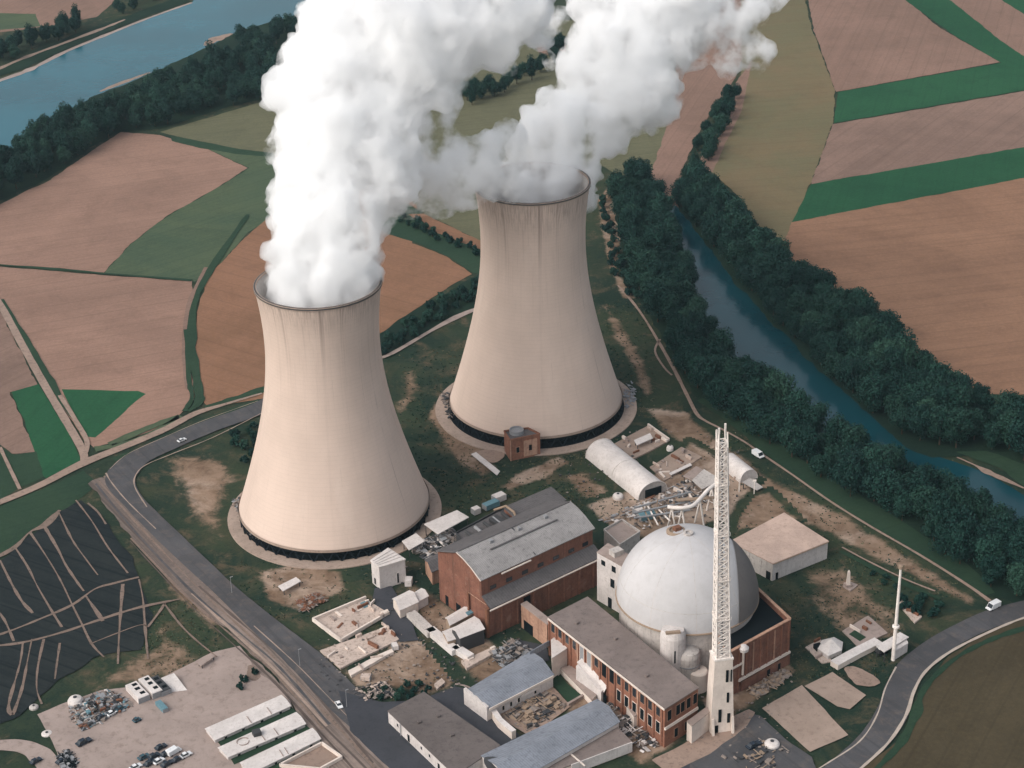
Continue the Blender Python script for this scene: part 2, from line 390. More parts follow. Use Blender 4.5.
def ribbon_mb(pts, w, z, wob=.0, seed=0):
    mb = MB(); L = []; R = []
    for i, p in enumerate(pts):
        d = (pts[min(i + 1, len(pts) - 1)] - pts[max(i - 1, 0)]); d.z = 0; d.normalize(); nrm = Vector((-d.y, d.x, 0))
        ww = w[i] if isinstance(w, list) else w
        ww *= 1 + wob * noise.noise(Vector((p.x * .15, p.y * .15, seed)))
        L.append(Vector((p.x, p.y, z)) + nrm * ww / 2); R.append(Vector((p.x, p.y, z)) - nrm * ww / 2)
    n = len(pts); mb.add(L + R, [(i + n, i + 1 + n, i + 1, i) for i in range(n - 1)]); return mb
def strip(name, px, w, z, mat, k=6, wob=.15, label=None, kind="structure"):
    P = [G(x, y) for x, y in px]; pts = catmull(P, k)
    if isinstance(w, (list, tuple)):
        ws = []
        for i in range(len(px) - 1): ws += [w[i] + (w[i + 1] - w[i]) * q / k for q in range(k)]
        w = ws + [w[-1]]
    o = obj(name, ribbon_mb(pts, w, z, wob, len(px)), mat); tag(o, label, None, None, kind); return o
LZ = [0.02]
def dirt(px, fade=7.0, pale=.3, step=1.6, strength=1.0, label=None):
    """bare earth worn into the grass, its border feathered by a mask on the sheet"""
    LZ[0] += .004; z = LZ[0]; poly = np.array([(G(x, y).x, G(x, y).y) for x, y in px])
    lo = poly.min(0) - 5; hi = poly.max(0) + 5
    nx = max(2, int((hi[0] - lo[0]) / step)); ny = max(2, int((hi[1] - lo[1]) / step))
    X, Y = np.meshgrid(np.linspace(lo[0], hi[0], nx + 1), np.linspace(lo[1], hi[1], ny + 1)); P = np.stack([X.ravel(), Y.ravel()], 1)
    d = np.full(len(P), 1e9); ins = np.zeros(len(P), bool); n = len(poly)
    for i in range(n):
        a, b = poly[i], poly[(i + 1) % n]; ab = b - a; t = np.clip(((P - a) @ ab) / (ab @ ab), 0, 1)
        d = np.minimum(d, np.hypot(*(P - a - t[:, None] * ab).T))
        c = (a[1] > P[:, 1]) != (b[1] > P[:, 1]); xx = (b[0] - a[0]) * (P[:, 1] - a[1]) / (b[1] - a[1] + 1e-12) + a[0]; ins ^= c & (P[:, 0] < xx)
    sd = np.where(ins, d, -d); m = np.clip((sd + 2) / (fade * 1.25), 0, 1) * strength
    keep = [(j * (nx + 1) + i, j * (nx + 1) + i + 1, (j + 1) * (nx + 1) + i + 1, (j + 1) * (nx + 1) + i) for j in range(ny) for i in range(nx)]
    keep = [f for f in keep if max(m[k] for k in f) > 0]
    used = sorted({k for f in keep for k in f}); re = {k: i for i, k in enumerate(used)}
    mb = MB().add([(P[k, 0], P[k, 1], z) for k in used], [tuple(re[k] for k in f) for f in keep])
    o = obj("bare_earth", mb, "ground", base=(0, 0, z)); tag(o, label, None, None, "structure")
    for nm, vals in (("dirt", [float(m[k]) for k in used]), ("pale", [pale] * len(used))):
        at = o.data.attributes.new(nm, 'FLOAT', 'POINT'); at.data.foreach_set("value", vals)
    return o
# ------------------------------------------------------------------ ground, fields, river, roads
g = obj("ground", MB().sheet([(-1600, -100, 0), (1600, -100, 0), (1600, 2900, 0), (-1600, 2900, 0)]), "ground", base=(0, 0, 0)); tag(g, kind="structure")
_z = [.03]
def field(px, mat, amp=.9, smooth=False, name="field"):
    _z[0] += .012; return flat(name, px, _z[0], mat, smooth, amp)
# upper left
field([(-60, -60), (150, -60), (112, 4), (96, 17), (60, 24), (20, 30), (-60, 40)], "pinksoil")
field([(-60, 12), (36, 14), (40, 26), (0, 30), (-60, 60)], "green3")
field([(-60, 225), (0, 204), (50, 180), (90, 152), (120, 132), (160, 135), (205, 148), (248, 168), (215, 189), (165, 217), (130, 244), (103, 273), (0, 265), (-60, 260)], "brown1")
field([(160, 132), (275, 98), (330, 84), (330, 165), (270, 156), (210, 146)], "olive")
field([(208, 149), (272, 157), (330, 165), (330, 180), (292, 205), (248, 232), (222, 262), (195, 281), (105, 273), (131, 244), (166, 217), (216, 189), (249, 168)], "green3")
field([(170, 135), (205, 142), (240, 149), (274, 153), (274, 157), (235, 154), (200, 148), (172, 141)], "green2", .6)
field([(-60, 262), (104, 275), (192, 281), (195, 300), (188, 330), (190, 370), (196, 398), (175, 420), (148, 432), (118, 442), (95, 447), (84, 440), (52, 392), (24, 345), (0, 304), (-30, 275)], "brown1")
field([(62, 389), (138, 391), (146, 394), (128, 408), (112, 424), (95, 438), (87, 437), (72, 410)], "green1", .5)
field([(-60, 240), (0, 312), (38, 385), (10, 392), (30, 440), (36, 452), (12, 454), (0, 444), (-60, 420)], "brown3")
field([(11, 392), (38, 384), (64, 425), (83, 462), (46, 478), (40, 474), (33, 446), (24, 420)], "green1", .5)
field([(-60, 455), (0, 445), (14, 455), (36, 452), (44, 476), (20, 488), (0, 500), (-60, 524)], "green2")
field([(-60, 530), (0, 506), (60, 482), (84, 470), (98, 486), (40, 526), (0, 556), (-60, 600)], "green2")
field([(272, 214), (330, 190), (420, 190), (400, 320), (262, 398), (232, 404), (206, 406), (198, 390), (196, 350), (197, 312), (206, 280), (240, 242)], "brown2")
field([(380, 196), (410, 205), (452, 232), (486, 247), (486, 276), (472, 272), (452, 258), (420, 244), (376, 230)], "green2")
field([(372, 232), (420, 246), (450, 258), (471, 274), (440, 292), (400, 320), (372, 342)], "brown2")
field([(408, 214), (424, 214), (470, 236), (490, 242), (490, 252), (460, 242), (430, 230)], "brown2")
field([(400, 20), (620, 20), (640, 90), (580, 180), (560, 230), (480, 240), (425, 214), (400, 190)], "olive")
field([(600, 28), (645, 30), (640, 40), (600, 42)], "pinksoil"); field([(535, 44), (566, 38), (566, 52), (540, 56)], "pinksoil")
# upper right
field([(676, -60), (740, -60), (742, 60), (735, 78), (700, 130), (682, 170), (680, 208), (660, 206), (649, 190), (652, 165), (672, 110), (676, 60)], "pinksoil")
field([(590, 150), (655, 120), (672, 112), (652, 170), (640, 186), (600, 165)], "olive")
field([(742, 60), (740, -60), (792, -60), (812, 30), (835, 90), (833, 122), (812, 180), (783, 250), (772, 246), (752, 215), (732, 190), (716, 176), (702, 165), (740, 100)], "tanfield")
field([(736, 82), (752, 60), (742, 110), (712, 172), (704, 170), (700, 160), (722, 120)], "pinksoil", .6)
field([(795, -60), (905, -60), (906, 0), (940, 28), (1000, 62), (836, 92), (815, 34)], "pinksoil")
field([(838, 92), (1000, 63), (1090, 45), (1090, 80), (1024, 90), (834, 123)], "green1", .5)
field([(905, 0), (890, -60), (920, -60), (950, 0), (990, 28), (1024, 50), (1090, 92), (1090, 104), (1024, 72), (1000, 62), (955, 36)], "green1", .5)
field([(950, 0), (930, -60), (1090, -60), (1090, 60), (1024, 56), (1000, 40)], "pinksoil"); field([(1002, 0), (1090, -40), (1090, 40), (1024, 14)], "green1")
field([(833, 124), (1024, 91), (1090, 81), (1090, 136), (1024, 147), (811, 184)], "brown3")
field([(811, 184), (1024, 147), (1090, 136), (1090, 164), (1024, 178), (792, 222)], "green1", .5)
field([(792, 222), (1024, 178), (1090, 164), (1090, 420), (1024, 394), (985, 398), (960, 388), (905, 345), (840, 295), (781, 252)], "brown4")
field([(960, 392), (1024, 396), (1090, 410), (1090, 500), (1000, 450)], "green2")
# lower right and lower left
field([(1090, 600), (1024, 618), (985, 634), (950, 655), (924, 685), (912, 712), (904, 735), (862, 768), (830, 800), (1090, 830)], "umber")
field([(-60, 610), (0, 561), (60, 512), (78, 500), (96, 508), (134, 560), (140, 578), (142, 592), (152, 615), (140, 650), (100, 655), (60, 680), (35, 700), (20, 716), (-60, 745)], "black", 1.5)

ZR = _z[0] + .02
def water(name, px, mat):
    return flat(name, px, ZR, mat, False, 1.2)
water("wide_river", [(-80, 112), (0, 81), (30, 70), (66, 52), (112, 33), (150, 18), (192, 3), (215, -40), (420, -80), (400, -20), (330, 12), (285, 24), (240, 38), (205, 54), (165, 72), (120, 92), (70, 120), (30, 140), (0, 158), (-80, 190)], "river")
water("river", [(664, 205), (676, 206), (688, 215), (704, 236), (728, 256), (752, 286), (782, 316), (812, 348), (847, 383), (882, 416), (910, 441), (940, 457), (970, 466), (1000, 480), (1040, 505), (1100, 540), (1100, 590), (1024, 565), (985, 545), (940, 520), (900, 494), (850, 462), (800, 425), (765, 392), (735, 365), (712, 335), (698, 300), (688, 262), (676, 230)], "slow")
ZB = ZR + .02
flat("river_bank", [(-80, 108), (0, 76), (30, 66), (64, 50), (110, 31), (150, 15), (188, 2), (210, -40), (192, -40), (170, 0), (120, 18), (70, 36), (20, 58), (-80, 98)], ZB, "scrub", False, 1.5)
strip("river_shore", [(-40, 96), (0, 81), (30, 70), (66, 52), (112, 33), (150, 18), (192, 3)], [4, 5, 7, 4, 5, 3, 3], ZB + .01, "pale", 5, .7)
strip("dirt_bank", [(-20, 78), (20, 60), (60, 45), (100, 30), (125, 20)], [3, 5, 4, 5, 2], ZB + .01, "track", 5, .6)
strip("river_shore", [(100, 92), (120, 84), (150, 73)], [2, 6, 2], ZB, "track", 5, .5); strip("river_shore", [(205, 46), (215, 40), (232, 34)], [3, 12, 3], ZB, "track", 5, .5)
flat("river_bank", [(955, 452), (975, 458), (1000, 468), (1030, 490), (1100, 520), (1100, 500), (1030, 466), (985, 450)], ZB, "green2", False, 1)
strip("river_shore", [(957, 458), (975, 466), (988, 473), (1004, 480), (1024, 489)], [1, 1.2, 4, 3, 1.2], ZB + .01, "track", 5, .6)
# floor under the trees
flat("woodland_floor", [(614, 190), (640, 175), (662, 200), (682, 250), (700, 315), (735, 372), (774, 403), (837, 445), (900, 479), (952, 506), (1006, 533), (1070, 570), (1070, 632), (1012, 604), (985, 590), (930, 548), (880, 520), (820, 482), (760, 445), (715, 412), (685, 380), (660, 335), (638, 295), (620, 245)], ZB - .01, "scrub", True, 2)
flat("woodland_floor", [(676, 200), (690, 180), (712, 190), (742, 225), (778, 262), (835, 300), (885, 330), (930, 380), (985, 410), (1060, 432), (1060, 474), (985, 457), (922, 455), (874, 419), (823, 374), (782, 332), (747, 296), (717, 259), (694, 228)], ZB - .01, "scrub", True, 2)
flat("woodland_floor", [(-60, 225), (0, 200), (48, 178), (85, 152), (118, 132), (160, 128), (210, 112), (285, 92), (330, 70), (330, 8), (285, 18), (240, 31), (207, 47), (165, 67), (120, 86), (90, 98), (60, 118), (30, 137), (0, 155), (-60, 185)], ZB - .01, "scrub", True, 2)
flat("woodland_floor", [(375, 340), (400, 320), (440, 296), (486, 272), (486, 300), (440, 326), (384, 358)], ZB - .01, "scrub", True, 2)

# bare ground around the works
dirt([(150, 455), (175, 448), (215, 448), (240, 455), (250, 480), (235, 510), (240, 560), (226, 572), (205, 545), (170, 510), (160, 480)], 16, .15, strength=.85)
dirt([(255, 570), (300, 560), (345, 570), (350, 590), (300, 615), (262, 602)], 7, .4)
dirt([(430, 392), (452, 415), (485, 445), (505, 470), (480, 480), (450, 460), (425, 420)], 8, .1)
dirt([(520, 470), (560, 455), (575, 462), (545, 480), (510, 492), (495, 488)], 6, .3)
dirt([(560, 472), (585, 470), (620, 495), (640, 505), (620, 515), (590, 505), (570, 492)], 8, .1)
dirt([(640, 405), (690, 410), (725, 440), (780, 480), (850, 515), (920, 560), (985, 600), (975, 612), (900, 575), (850, 548), (800, 525), (760, 505), (700, 460), (655, 430)], 9, .25)
dirt([(596, 290), (625, 320), (650, 360), (660, 395), (640, 400), (622, 360), (605, 330)], 10, .05)
dirt([(595, 200), (612, 180), (625, 230), (618, 270), (640, 300), (620, 300), (604, 255)], 6, .3)
dirt([(390, 640), (420, 625), (450, 650), (470, 670), (455, 690), (420, 700), (385, 692), (350, 690), (340, 670), (370, 660)], 8, .35)
dirt([(700, 700), (745, 650), (790, 660), (800, 672), (740, 715), (720, 735)], 6, .4)
dirt([(780, 560), (850, 555), (905, 600), (930, 640), (880, 660), (820, 640), (790, 600)], 14, .05, strength=.62)
dirt([(140, 595), (215, 650), (230, 690), (160, 690), (60, 710), (90, 670), (140, 640)], 12, .0, strength=.6)
dirt([(120, 505), (145, 520), (230, 620), (210, 640), (160, 590)], 8, .1, strength=.7)
dirt([(385, 430), (395, 370), (420, 365), (430, 390), (410, 420)], 10, .0, strength=.7)
dirt([(735, 500), (770, 490), (800, 520), (770, 530), (735, 530)], 6, .2)
dirt([(580, 505), (640, 485), (690, 440), (760, 480), (730, 520), (650, 540), (610, 530)], 6, .55)
dirt([(395, 565), (440, 590), (500, 640), (560, 690), (520, 720), (470, 690), (410, 620)], 8, .35, strength=.75)
dirt([(560, 640), (620, 690), (680, 745), (640, 768), (560, 720)], 6, .4, strength=.8)
ZT = LZ[0] + .15 + .1
ZT = max(ZT, ZB + .05)
# farm tracks
strip("farm_track", [(-30, 262), (0, 305), (22, 345), (46, 388), (68, 425), (82, 450), (85, 463)], 4.2, ZT, "track")
strip("farm_track", [(-40, 520), (0, 503), (40, 486), (83, 464), (130, 445), (165, 430), (196, 414), (225, 405), (262, 394)], [5, 5, 5, 6, 5.5, 5, 4.5, 2.5, 1.5], ZT + .01, "track")
strip("farm_track", [(60, 396), (75, 420), (87, 442), (84, 458)], 2.5, ZT + .02, "track"); strip("farm_track", [(0, 448), (8, 465), (20, 490)], 1.8, ZT + .02, "track")
strip("grass_verge", [(2, 300), (25, 340), (50, 382), (74, 420)], [2, 4.5, 4.5, 2], ZT - .02, "green2", 6, .6)
strip("grass_verge", [(-20, 264), (60, 270), (104, 274), (192, 281)], [2, 3, 2, 3], ZT - .02, "green2", 6, .6)
strip("grass_verge", [(248, 215), (212, 268), (194, 300), (191, 340), (197, 380), (199, 402), (188, 412)], [3, 5, 6, 6, 4, 5, 2], ZT - .02, "green2", 6, .6)
strip("grass_verge", [(186, 330), (189, 380), (192, 398), (184, 412)], 2.5, ZT - .015, "green2", 6, .6)
strip("farm_track", [(206, 268), (189, 305), (184, 350), (188, 390)], 2.4, ZT - .018, "brown3", 6, .5)
strip("grass_verge", [(95, 450), (140, 440), (180, 418), (150, 428), (110, 445)], 5, ZT - .02, "green3", 6, .5)
strip("grass_verge", [(115, 462), (160, 446), (205, 424), (262, 402)], [8, 10, 9, 7], ZT - .012, "green2", 6, .3)
strip("grass_verge", [(205, 408), (235, 400), (268, 388)], [3, 7, 5], ZT - .018, "green2", 6, .4)
strip("farm_track", [(370, 362), (392, 354), (430, 332), (456, 318), (480, 308)], [2.5, 3, 2.5, 5, 2.5], ZT, "pale")
strip("footpath", [(618, 286), (632, 302), (645, 320), (660, 345), (675, 372), (688, 398), (697, 415), (706, 422), (722, 430), (745, 443), (762, 455), (790, 474), (830, 502), (870, 527), (920, 556), (966, 585), (990, 602)], [1.2, 1.8, 1.2, 1.8, 2, 2, 2, 1.6, 1.4, 1.2, 1.4, 1.3, 1.4, 1.3, 1.4, 1.6, 2], ZT, "track", 6, .2)
strip("footpath", [(660, 340), (655, 352), (664, 368), (672, 376)], 1.2, ZT, "track"); strip("drain_ditch", [(840, 552), (868, 566), (905, 585), (940, 600)], [2, 3, 3, 2], ZT, "green2", 6, .4)
strip("footpath", [(842, 548), (868, 562), (905, 580), (935, 592)], 1, ZT + .02, "track", 6, .3)
strip("grass_verge", [(-40, 262), (700, 400), (740, 425), (800, 470), (870, 515), (950, 565), (990, 595)][1:], [4, 8, 14, 16, 14, 5], ZT - .03, "green2", 6, .3)

# the main road with its gravel shoulder
ZA = ZT + .05
flat("gravel_shoulder", [(86, 484), (100, 477), (112, 476), (160, 527), (222, 591), (258, 625), (300, 664), (344, 710), (396, 761), (420, 800), (360, 800), (324, 736), (266, 666), (234, 638), (176, 587), (129, 537), (108, 508)], ZA, "gravel", False, 1.6)
ax = [(100, 481), (143, 531), (198, 589), (246, 632), (283, 665), (334, 722), (372, 766), (392, 792)]
rs_ = random.Random(8)
for q in range(9):
    o1 = -14 + q * 3.3 + rs_.uniform(-.8, .8); i0 = rs_.choice([0, 0, 0, 1, 2]); i1 = rs_.choice([8, 8, 7, 6])
    pts_ = [(x + o1 + 1.5 * math.sin(q * 3 + i * 1.3), y - o1 * .75) for i, (x, y) in enumerate(ax)][i0:i1]
    strip("wheel_rut", pts_, [rs_.uniform(.4, 1.5) for _ in pts_], ZA + .012 + q * .004, ("rut", "ridge", "slab", "asphalt", "ridge")[q % 5], 6, .95)
strip("road", [(300, 385), (262, 408), (210, 427), (170, 444), (140, 458), (124, 472), (121, 484), (134, 503), (172, 541), (222, 588), (262, 624), (304, 660), (346, 702), (398, 752), (430, 785)], [12, 13, 13.5, 13.5, 14, 16, 14, 10.5, 11, 10, 12, 15, 16, 14, 13], ZA + .08, "asphalt", 8, .04)
strip("kerb", [(106, 474), (112, 484), (128, 503), (156, 530)], 0.56, ZA + .09, "slab", 8, .9)
strip("kerb", [(254, 627), (297, 666), (342, 712), (394, 764)], 0.42, ZA + .09, "slab", 8, .9)
strip("kerb", [(262, 414), (214, 438), (172, 455), (146, 466), (136, 476), (135, 488), (147, 508)], 0.56, ZA + .09, "slab", 8, .9)
strip("kerb", [(258, 402), (205, 421), (165, 438), (128, 455), (110, 470)], 0.42, ZA + .09, "slab", 8, .9)
flat("yard_asphalt", [(338, 690), (380, 702), (420, 700), (455, 686), (475, 690), (520, 735), (470, 800), (420, 800), (350, 730)], ZA + .10, "asphalt2", False, .6)
flat("side_road", [(375, 588), (392, 586), (408, 612), (418, 640), (400, 642), (385, 625), (372, 598)], ZA + .03, "asphalt2", False, .5)
flat("side_road", [(410, 800), (640, 800), (690, 748), (735, 722), (758, 717), (745, 768), (700, 810)], ZA + .03, "asphalt2", False, .5)
flat("side_road", [(690, 735), (745, 712), (760, 715), (785, 738), (812, 757), (818, 775), (760, 800), (690, 800)], ZA + .04, "asphalt", False, .5)
strip("dirt_bank", [(660, 768), (700, 748), (735, 725), (752, 712)], [10, 11, 9, 3], ZA + .06, "track", 6, .2)
# right hand road
strip("road", [(800, 805), (840, 771), (872, 743), (891, 716), (900, 690), (912, 668), (936, 648), (968, 630), (1003, 616), (1060, 603)], [11, 11, 12, 12.5, 12, 11.5, 11, 11, 12, 13], ZA + .05, "asphalt", 8, .04)
strip("kerb", [(826, 800), (858, 772), (888, 744), (906, 716), (914, 692), (926, 672), (950, 653), (985, 635), (1024, 619), (1060, 612)], 1.3, ZA + .062, "kerb", 8, .5)
strip("kerb", [(808, 776), (828, 764), (860, 742), (877, 716), (885, 690), (896, 668)], .6, ZA + .062, "kerb", 8, .5)
strip("grass_verge", [(868, 778), (900, 745), (915, 716), (922, 694), (936, 676), (962, 655), (1000, 637), (1050, 622)], [2, 3, 4, 3, 2.5, 2, 3, 3], ZA, "green2", 8, .6)
# plots on the left: ridges of pale earth between dark beds
for pts in ([(0, 561), (12, 585), (22, 602), (33, 614)], [(15, 548), (28, 568), (38, 588), (52, 612), (62, 628)], [(30, 533), (45, 555), (60, 580), (73, 607), (82, 625), (92, 645), (104, 658)],
            [(45, 528), (58, 550), (66, 566), (78, 584), (84, 592)], [(58, 511), (72, 540), (86, 560), (98, 576)], [(76, 501), (92, 522), (108, 548), (128, 574)],
            [(88, 504), (98, 513), (106, 525)], [(-10, 603), (4, 620), (14, 642)], [(86, 597), (95, 610), (103, 622)], [(123, 585), (121, 610), (119, 640), (118, 665)], [(139, 580), (143, 600), (145, 625), (148, 660)],
            [(23, 644), (20, 665), (9, 705), (12, 716)], [(32, 640), (28, 660), (22, 690), (13, 716)], [(44, 640), (38, 668), (37, 690), (42, 705)], [(60, 644), (57, 665), (55, 680)],
            [(148, 628), (160, 612), (165, 604)], [(90, 645), (115, 635), (140, 626), (148, 628)], [(164, 604), (180, 625), (195, 640), (217, 658)]):
    strip("earth_ridge", pts, [random.uniform(.5, 1.4) for _ in pts], ZA - .02, "ridge", 5, .9)
strip("earth_ridge", [(-20, 642), (10, 632), (40, 620), (72, 606), (95, 590), (115, 584), (139, 578)], 1.3, ZA - .01, "ridge", 5, .7)
strip("earth_ridge", [(-20, 648), (20, 644), (60, 634), (90, 624), (120, 614), (145, 607), (180, 600)], 1.6, ZA - .01, "ridge", 5, .7)
strip("earth_ridge", [(-10, 562), (15, 548), (30, 533), (45, 526), (60, 511)], [1, 3, 1.4, 4, 1.6], ZA - .01, "ridge", 5, .9)
# works yard lower left, pads on the right
flat("concrete_yard", [(38, 714), (60, 704), (100, 690), (150, 684), (185, 666), (212, 652), (240, 646), (252, 660), (262, 672), (285, 692), (300, 720), (330, 752), (350, 800), (90, 800), (62, 768), (52, 742)], ZA - .03, "pale", False, .6)
flat("earth_bank", [(246, 655), (262, 665), (300, 705), (345, 752), (380, 800), (345, 800), (318, 745), (290, 700), (268, 680), (256, 672)], ZA - .022, "gravel", False, 1.0)
flat("green_verge", [(248, 664), (256, 667), (260, 677), (254, 681), (248, 674)], ZA - .018, "ridge", True, 1.6)
strip("curved_drive", [(-20, 748), (5, 746), (25, 748), (40, 756), (52, 772), (56, 800)], [6, 7, 8, 9, 9, 9], ZA, "pale", 6, .2)
flat("concrete_pad", [(762, 708), (802, 685), (848, 735), (810, 752)], ZA - .01, "slab", False, .3); flat("concrete_pad", [(804, 686), (832, 672), (866, 695), (850, 709), (838, 706)], ZA - .005, "slab", False, .3)
flat("gravel_patch", [(844, 670), (858, 666), (876, 674), (878, 682), (856, 684)], ZA - .005, "track", True, 1.6)

# ------------------------------------------------------------------ cooling towers
def cooling_tower(label, gx, gy, rim_y, r0, rim_r, ring_label, apron_r):
    B = G(gx, gy); H = hgt(gx, gy, rim_y); t = thing("cooling_tower", label, "cooling tower", B, "concrete cooling towers")
    zb = 6.0; zt = zb + (H - zb) * .76; rt = rim_r / 1.09; b = (zt - zb) / math.sqrt((r0 / rt) ** 2 - 1); b2 = (H - zt) / math.sqrt((rim_r / rt) ** 2 - 1)
    def R(z): return rt * math.sqrt(1 + ((z - zt) / (b if z < zt else b2)) ** 2)
    zs = [zb + (H - zb) * i / 40 for i in range(41)]
    prof = [(R(z), z) for z in zs]
    shell = obj("shell", MB().lathe(B, prof, 128), "tower", t, smooth=True)
    obj("lining", MB().lathe(B, [(r - .7, z) for r, z in prof][::-1], 96), "inner", t, smooth=True)
    obj("rim", MB().lathe(B, [(R(H) - .9, H - .4), (R(H) + .35, H - .8), (R(H) + .35, H + .5), (R(H) - .9, H + .5), (R(H) - .9, H - .4)], 128), "concrete", t)
    obj("rim_line", MB().lathe(B, [(R(H) + .37, H - .5), (R(H) + .42, H - .1), (R(H) + .2, H + .52), (R(H) - .5, H + .56)], 128), "darkmetal", t)
    obj("lower_edge", MB().lathe(B, [(r0 + .25, zb + .9), (r0 + .25, zb - .5), (r0 - .9, zb - .5), (r0 - .9, zb + .9)], 128), "concrete", t)
    n = 44
    for i in range(n):
        a = 2 * math.pi * i / n; a2 = a + math.pi / n; mb = MB()
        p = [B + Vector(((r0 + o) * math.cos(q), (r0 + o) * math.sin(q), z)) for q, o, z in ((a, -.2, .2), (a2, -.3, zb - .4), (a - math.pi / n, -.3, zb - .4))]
        mb.beam(p[0], p[1], .5); mb.beam(p[0], p[2], .5); obj("support_column", mb, "columnshade", t)  # concrete columns coloured near black, shade under the shell put into the colour
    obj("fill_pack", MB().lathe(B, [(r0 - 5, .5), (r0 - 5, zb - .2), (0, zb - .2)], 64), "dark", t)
    ap = obj("basin_apron", MB().lathe(B, [(apron_r, .05), (apron_r, .55), (apron_r - 6.6, .55), (apron_r - 6.6, -.2)], 96), "concrete", t)
    obj("basin", MB().lathe(B, [(apron_r - 6.5, .42), (0, .42)], 64), "dark", t)
    return t, B, H, R
TA = cooling_tower("tall concrete cooling tower nearer the road bend, lower rim in the picture", 335, 512, 283, 45.2, 28.6, "", 51)
TB = cooling_tower("concrete cooling tower with a small brick house built against its foot", 536, 407, 183, 45.2, 28.8, "", 53)

# ------------------------------------------------------------------ steam
def plume(name, label, Y0, spheres, mat, vox, sub=12, rough=(9, 20, 8, 8, 4.5, 3.2), parent=None, seed=1, lean=.25):
    rnd = random.Random(seed); bm = bmesh.new()
    def ball(c, r):
        bmesh.ops.create_icosphere(bm, subdivisions=2, radius=r, matrix=Matrix.Translation(c))
    c0 = None
    for (px, py, r) in spheres:
        Y = Y0 + max(0, 280 - py) * lean; P = atY(px, py, Y); m = mpp(P); R = r * m * 1.08; c0 = c0 or P
        ball(P, R)
        for _ in range(sub):
            d = Vector((rnd.gauss(0, 1), rnd.gauss(0, 1), rnd.gauss(0, 1))).normalized(); ball(P + d * R * .86, R * rnd.uniform(.18, .48))
    bmesh.ops.translate(bm, vec=-c0, verts=bm.verts)
    me = bpy.data.meshes.new(name); bm.to_mesh(me); bm.free(); me.materials.append(M[mat])
    o = bpy.data.objects.new(name, me); C.objects.link(o)
    if parent is None: o.location = c0; BASE[o] = c0
    else: o.parent = parent; o.location = c0 - BASE[parent]; BASE[o] = c0
    rm = o.modifiers.new("merge", 'REMESH'); rm.mode = 'VOXEL'; rm.voxel_size = vox
    for i in range(len(rough) // 2):
        tx = bpy.data.textures.new(name + "_puff", 'CLOUDS'); tx.noise_scale = rough[i * 2 + 1]; tx.noise_depth = 3
        d = o.modifiers.new("puff", 'DISPLACE'); d.texture = tx; d.strength = rough[i * 2]; d.mid_level = .5; d.texture_coords = 'LOCAL'
    rm = o.modifiers.new("clean", 'REMESH'); rm.mode = 'VOXEL'; rm.voxel_size = vox * .95
    if parent is None: tag(o, label, "steam plume")
    return o
YA, YB = TA[1].y, TB[1].y
def rimfill(T):
    B, H, R = T[1], T[2], T[3]
    return B, H
A_SPH = [(318, 280, 46), (346, 282, 26), (350, 291, 24), (300, 288, 30), (322, 296, 30), (318, 262, 44), (336, 262, 34), (320, 240, 48), (334, 215, 52), (322, 192, 42), (332, 168, 52), (330, 130, 52), (326, 98, 50), (340, 70, 54), (350, 30, 50), (366, -10, 54), (395, 20, 58), (400, 70, 48), (380, 110, 44), (372, 160, 44), (368, 195, 32), (440, 10, 55), (440, 50, 36), (480, 15, 45), (515, 5, 38), (500, 40, 22), (530, 22, 18), (392, 150, 28), (396, 182, 26), (415, 88, 30)]
B_SPH = [(548, 186, 39), (562, 186, 26), (496, 186, 16), (544, 198, 30), (520, 194, 20), (554, 162, 34), (578, 150, 22), (497, 172, 16), (545, 140, 28), (575, 122, 38), (600, 120, 36), (618, 95, 42), (600, 80, 36), (632, 60, 45), (614, 40, 40), (642, 25, 42), (655, -5, 45), (602, 5, 34), (662, 60, 24), (647, 100, 28), (622, 124, 16), (590, 40, 22), (690, -15, 40), (690, 15, 22), (520, 150, 16)]
pa = plume("steam_plume", "dense white steam billowing from the tower nearer the road bend", YA, A_SPH, "steam", 1.1, seed=3)
pb = plume("steam_plume", "white steam drifting up and right from the tower with the brick house", YB, B_SPH, "steam", 1.1, seed=5)
W1 = [(400, 178, 34), (430, 172, 34), (460, 168, 32), (490, 160, 30), (505, 185, 20), (395, 190, 26), (420, 185, 30), (450, 180, 30), (478, 176, 26), (500, 170, 22), (410, 205, 16), (440, 205, 12), (420, 130, 22), (438, 150, 24), (462, 158, 24), (490, 166, 24), (505, 140, 14), (445, 110, 18), (400, 196, 18), (430, 200, 12), (405, 140, 24), (425, 120, 18), (430, 165, 26), (455, 170, 26), (480, 165, 24), (500, 150, 18), (410, 185, 20), (440, 192, 14), (395, 205, 12), (470, 186, 14), (420, 95, 26), (450, 85, 18), (495, 178, 16), (515, 135, 12), (500, 60, 18), (535, 40, 14), (460, 60, 24)]
W2 = [(705, 25, 28), (730, 30, 22), (750, 50, 18), (760, 65, 10), (725, 60, 16), (690, 60, 14), (740, 8, 26), (555, 20, 14), (548, 60, 10), (775, 0, 14), (660, 110, 12), (675, 85, 10), (690, 40, 18)]
plume("wisp", None, YA + 45, W1, "wisp", 1.6, 10, (14, 16, 6, 6), pa, 8, .2); plume("wisp", None, YB, W2, "wisp", 1.6, 10, (12, 14, 5, 5), pb, 9)

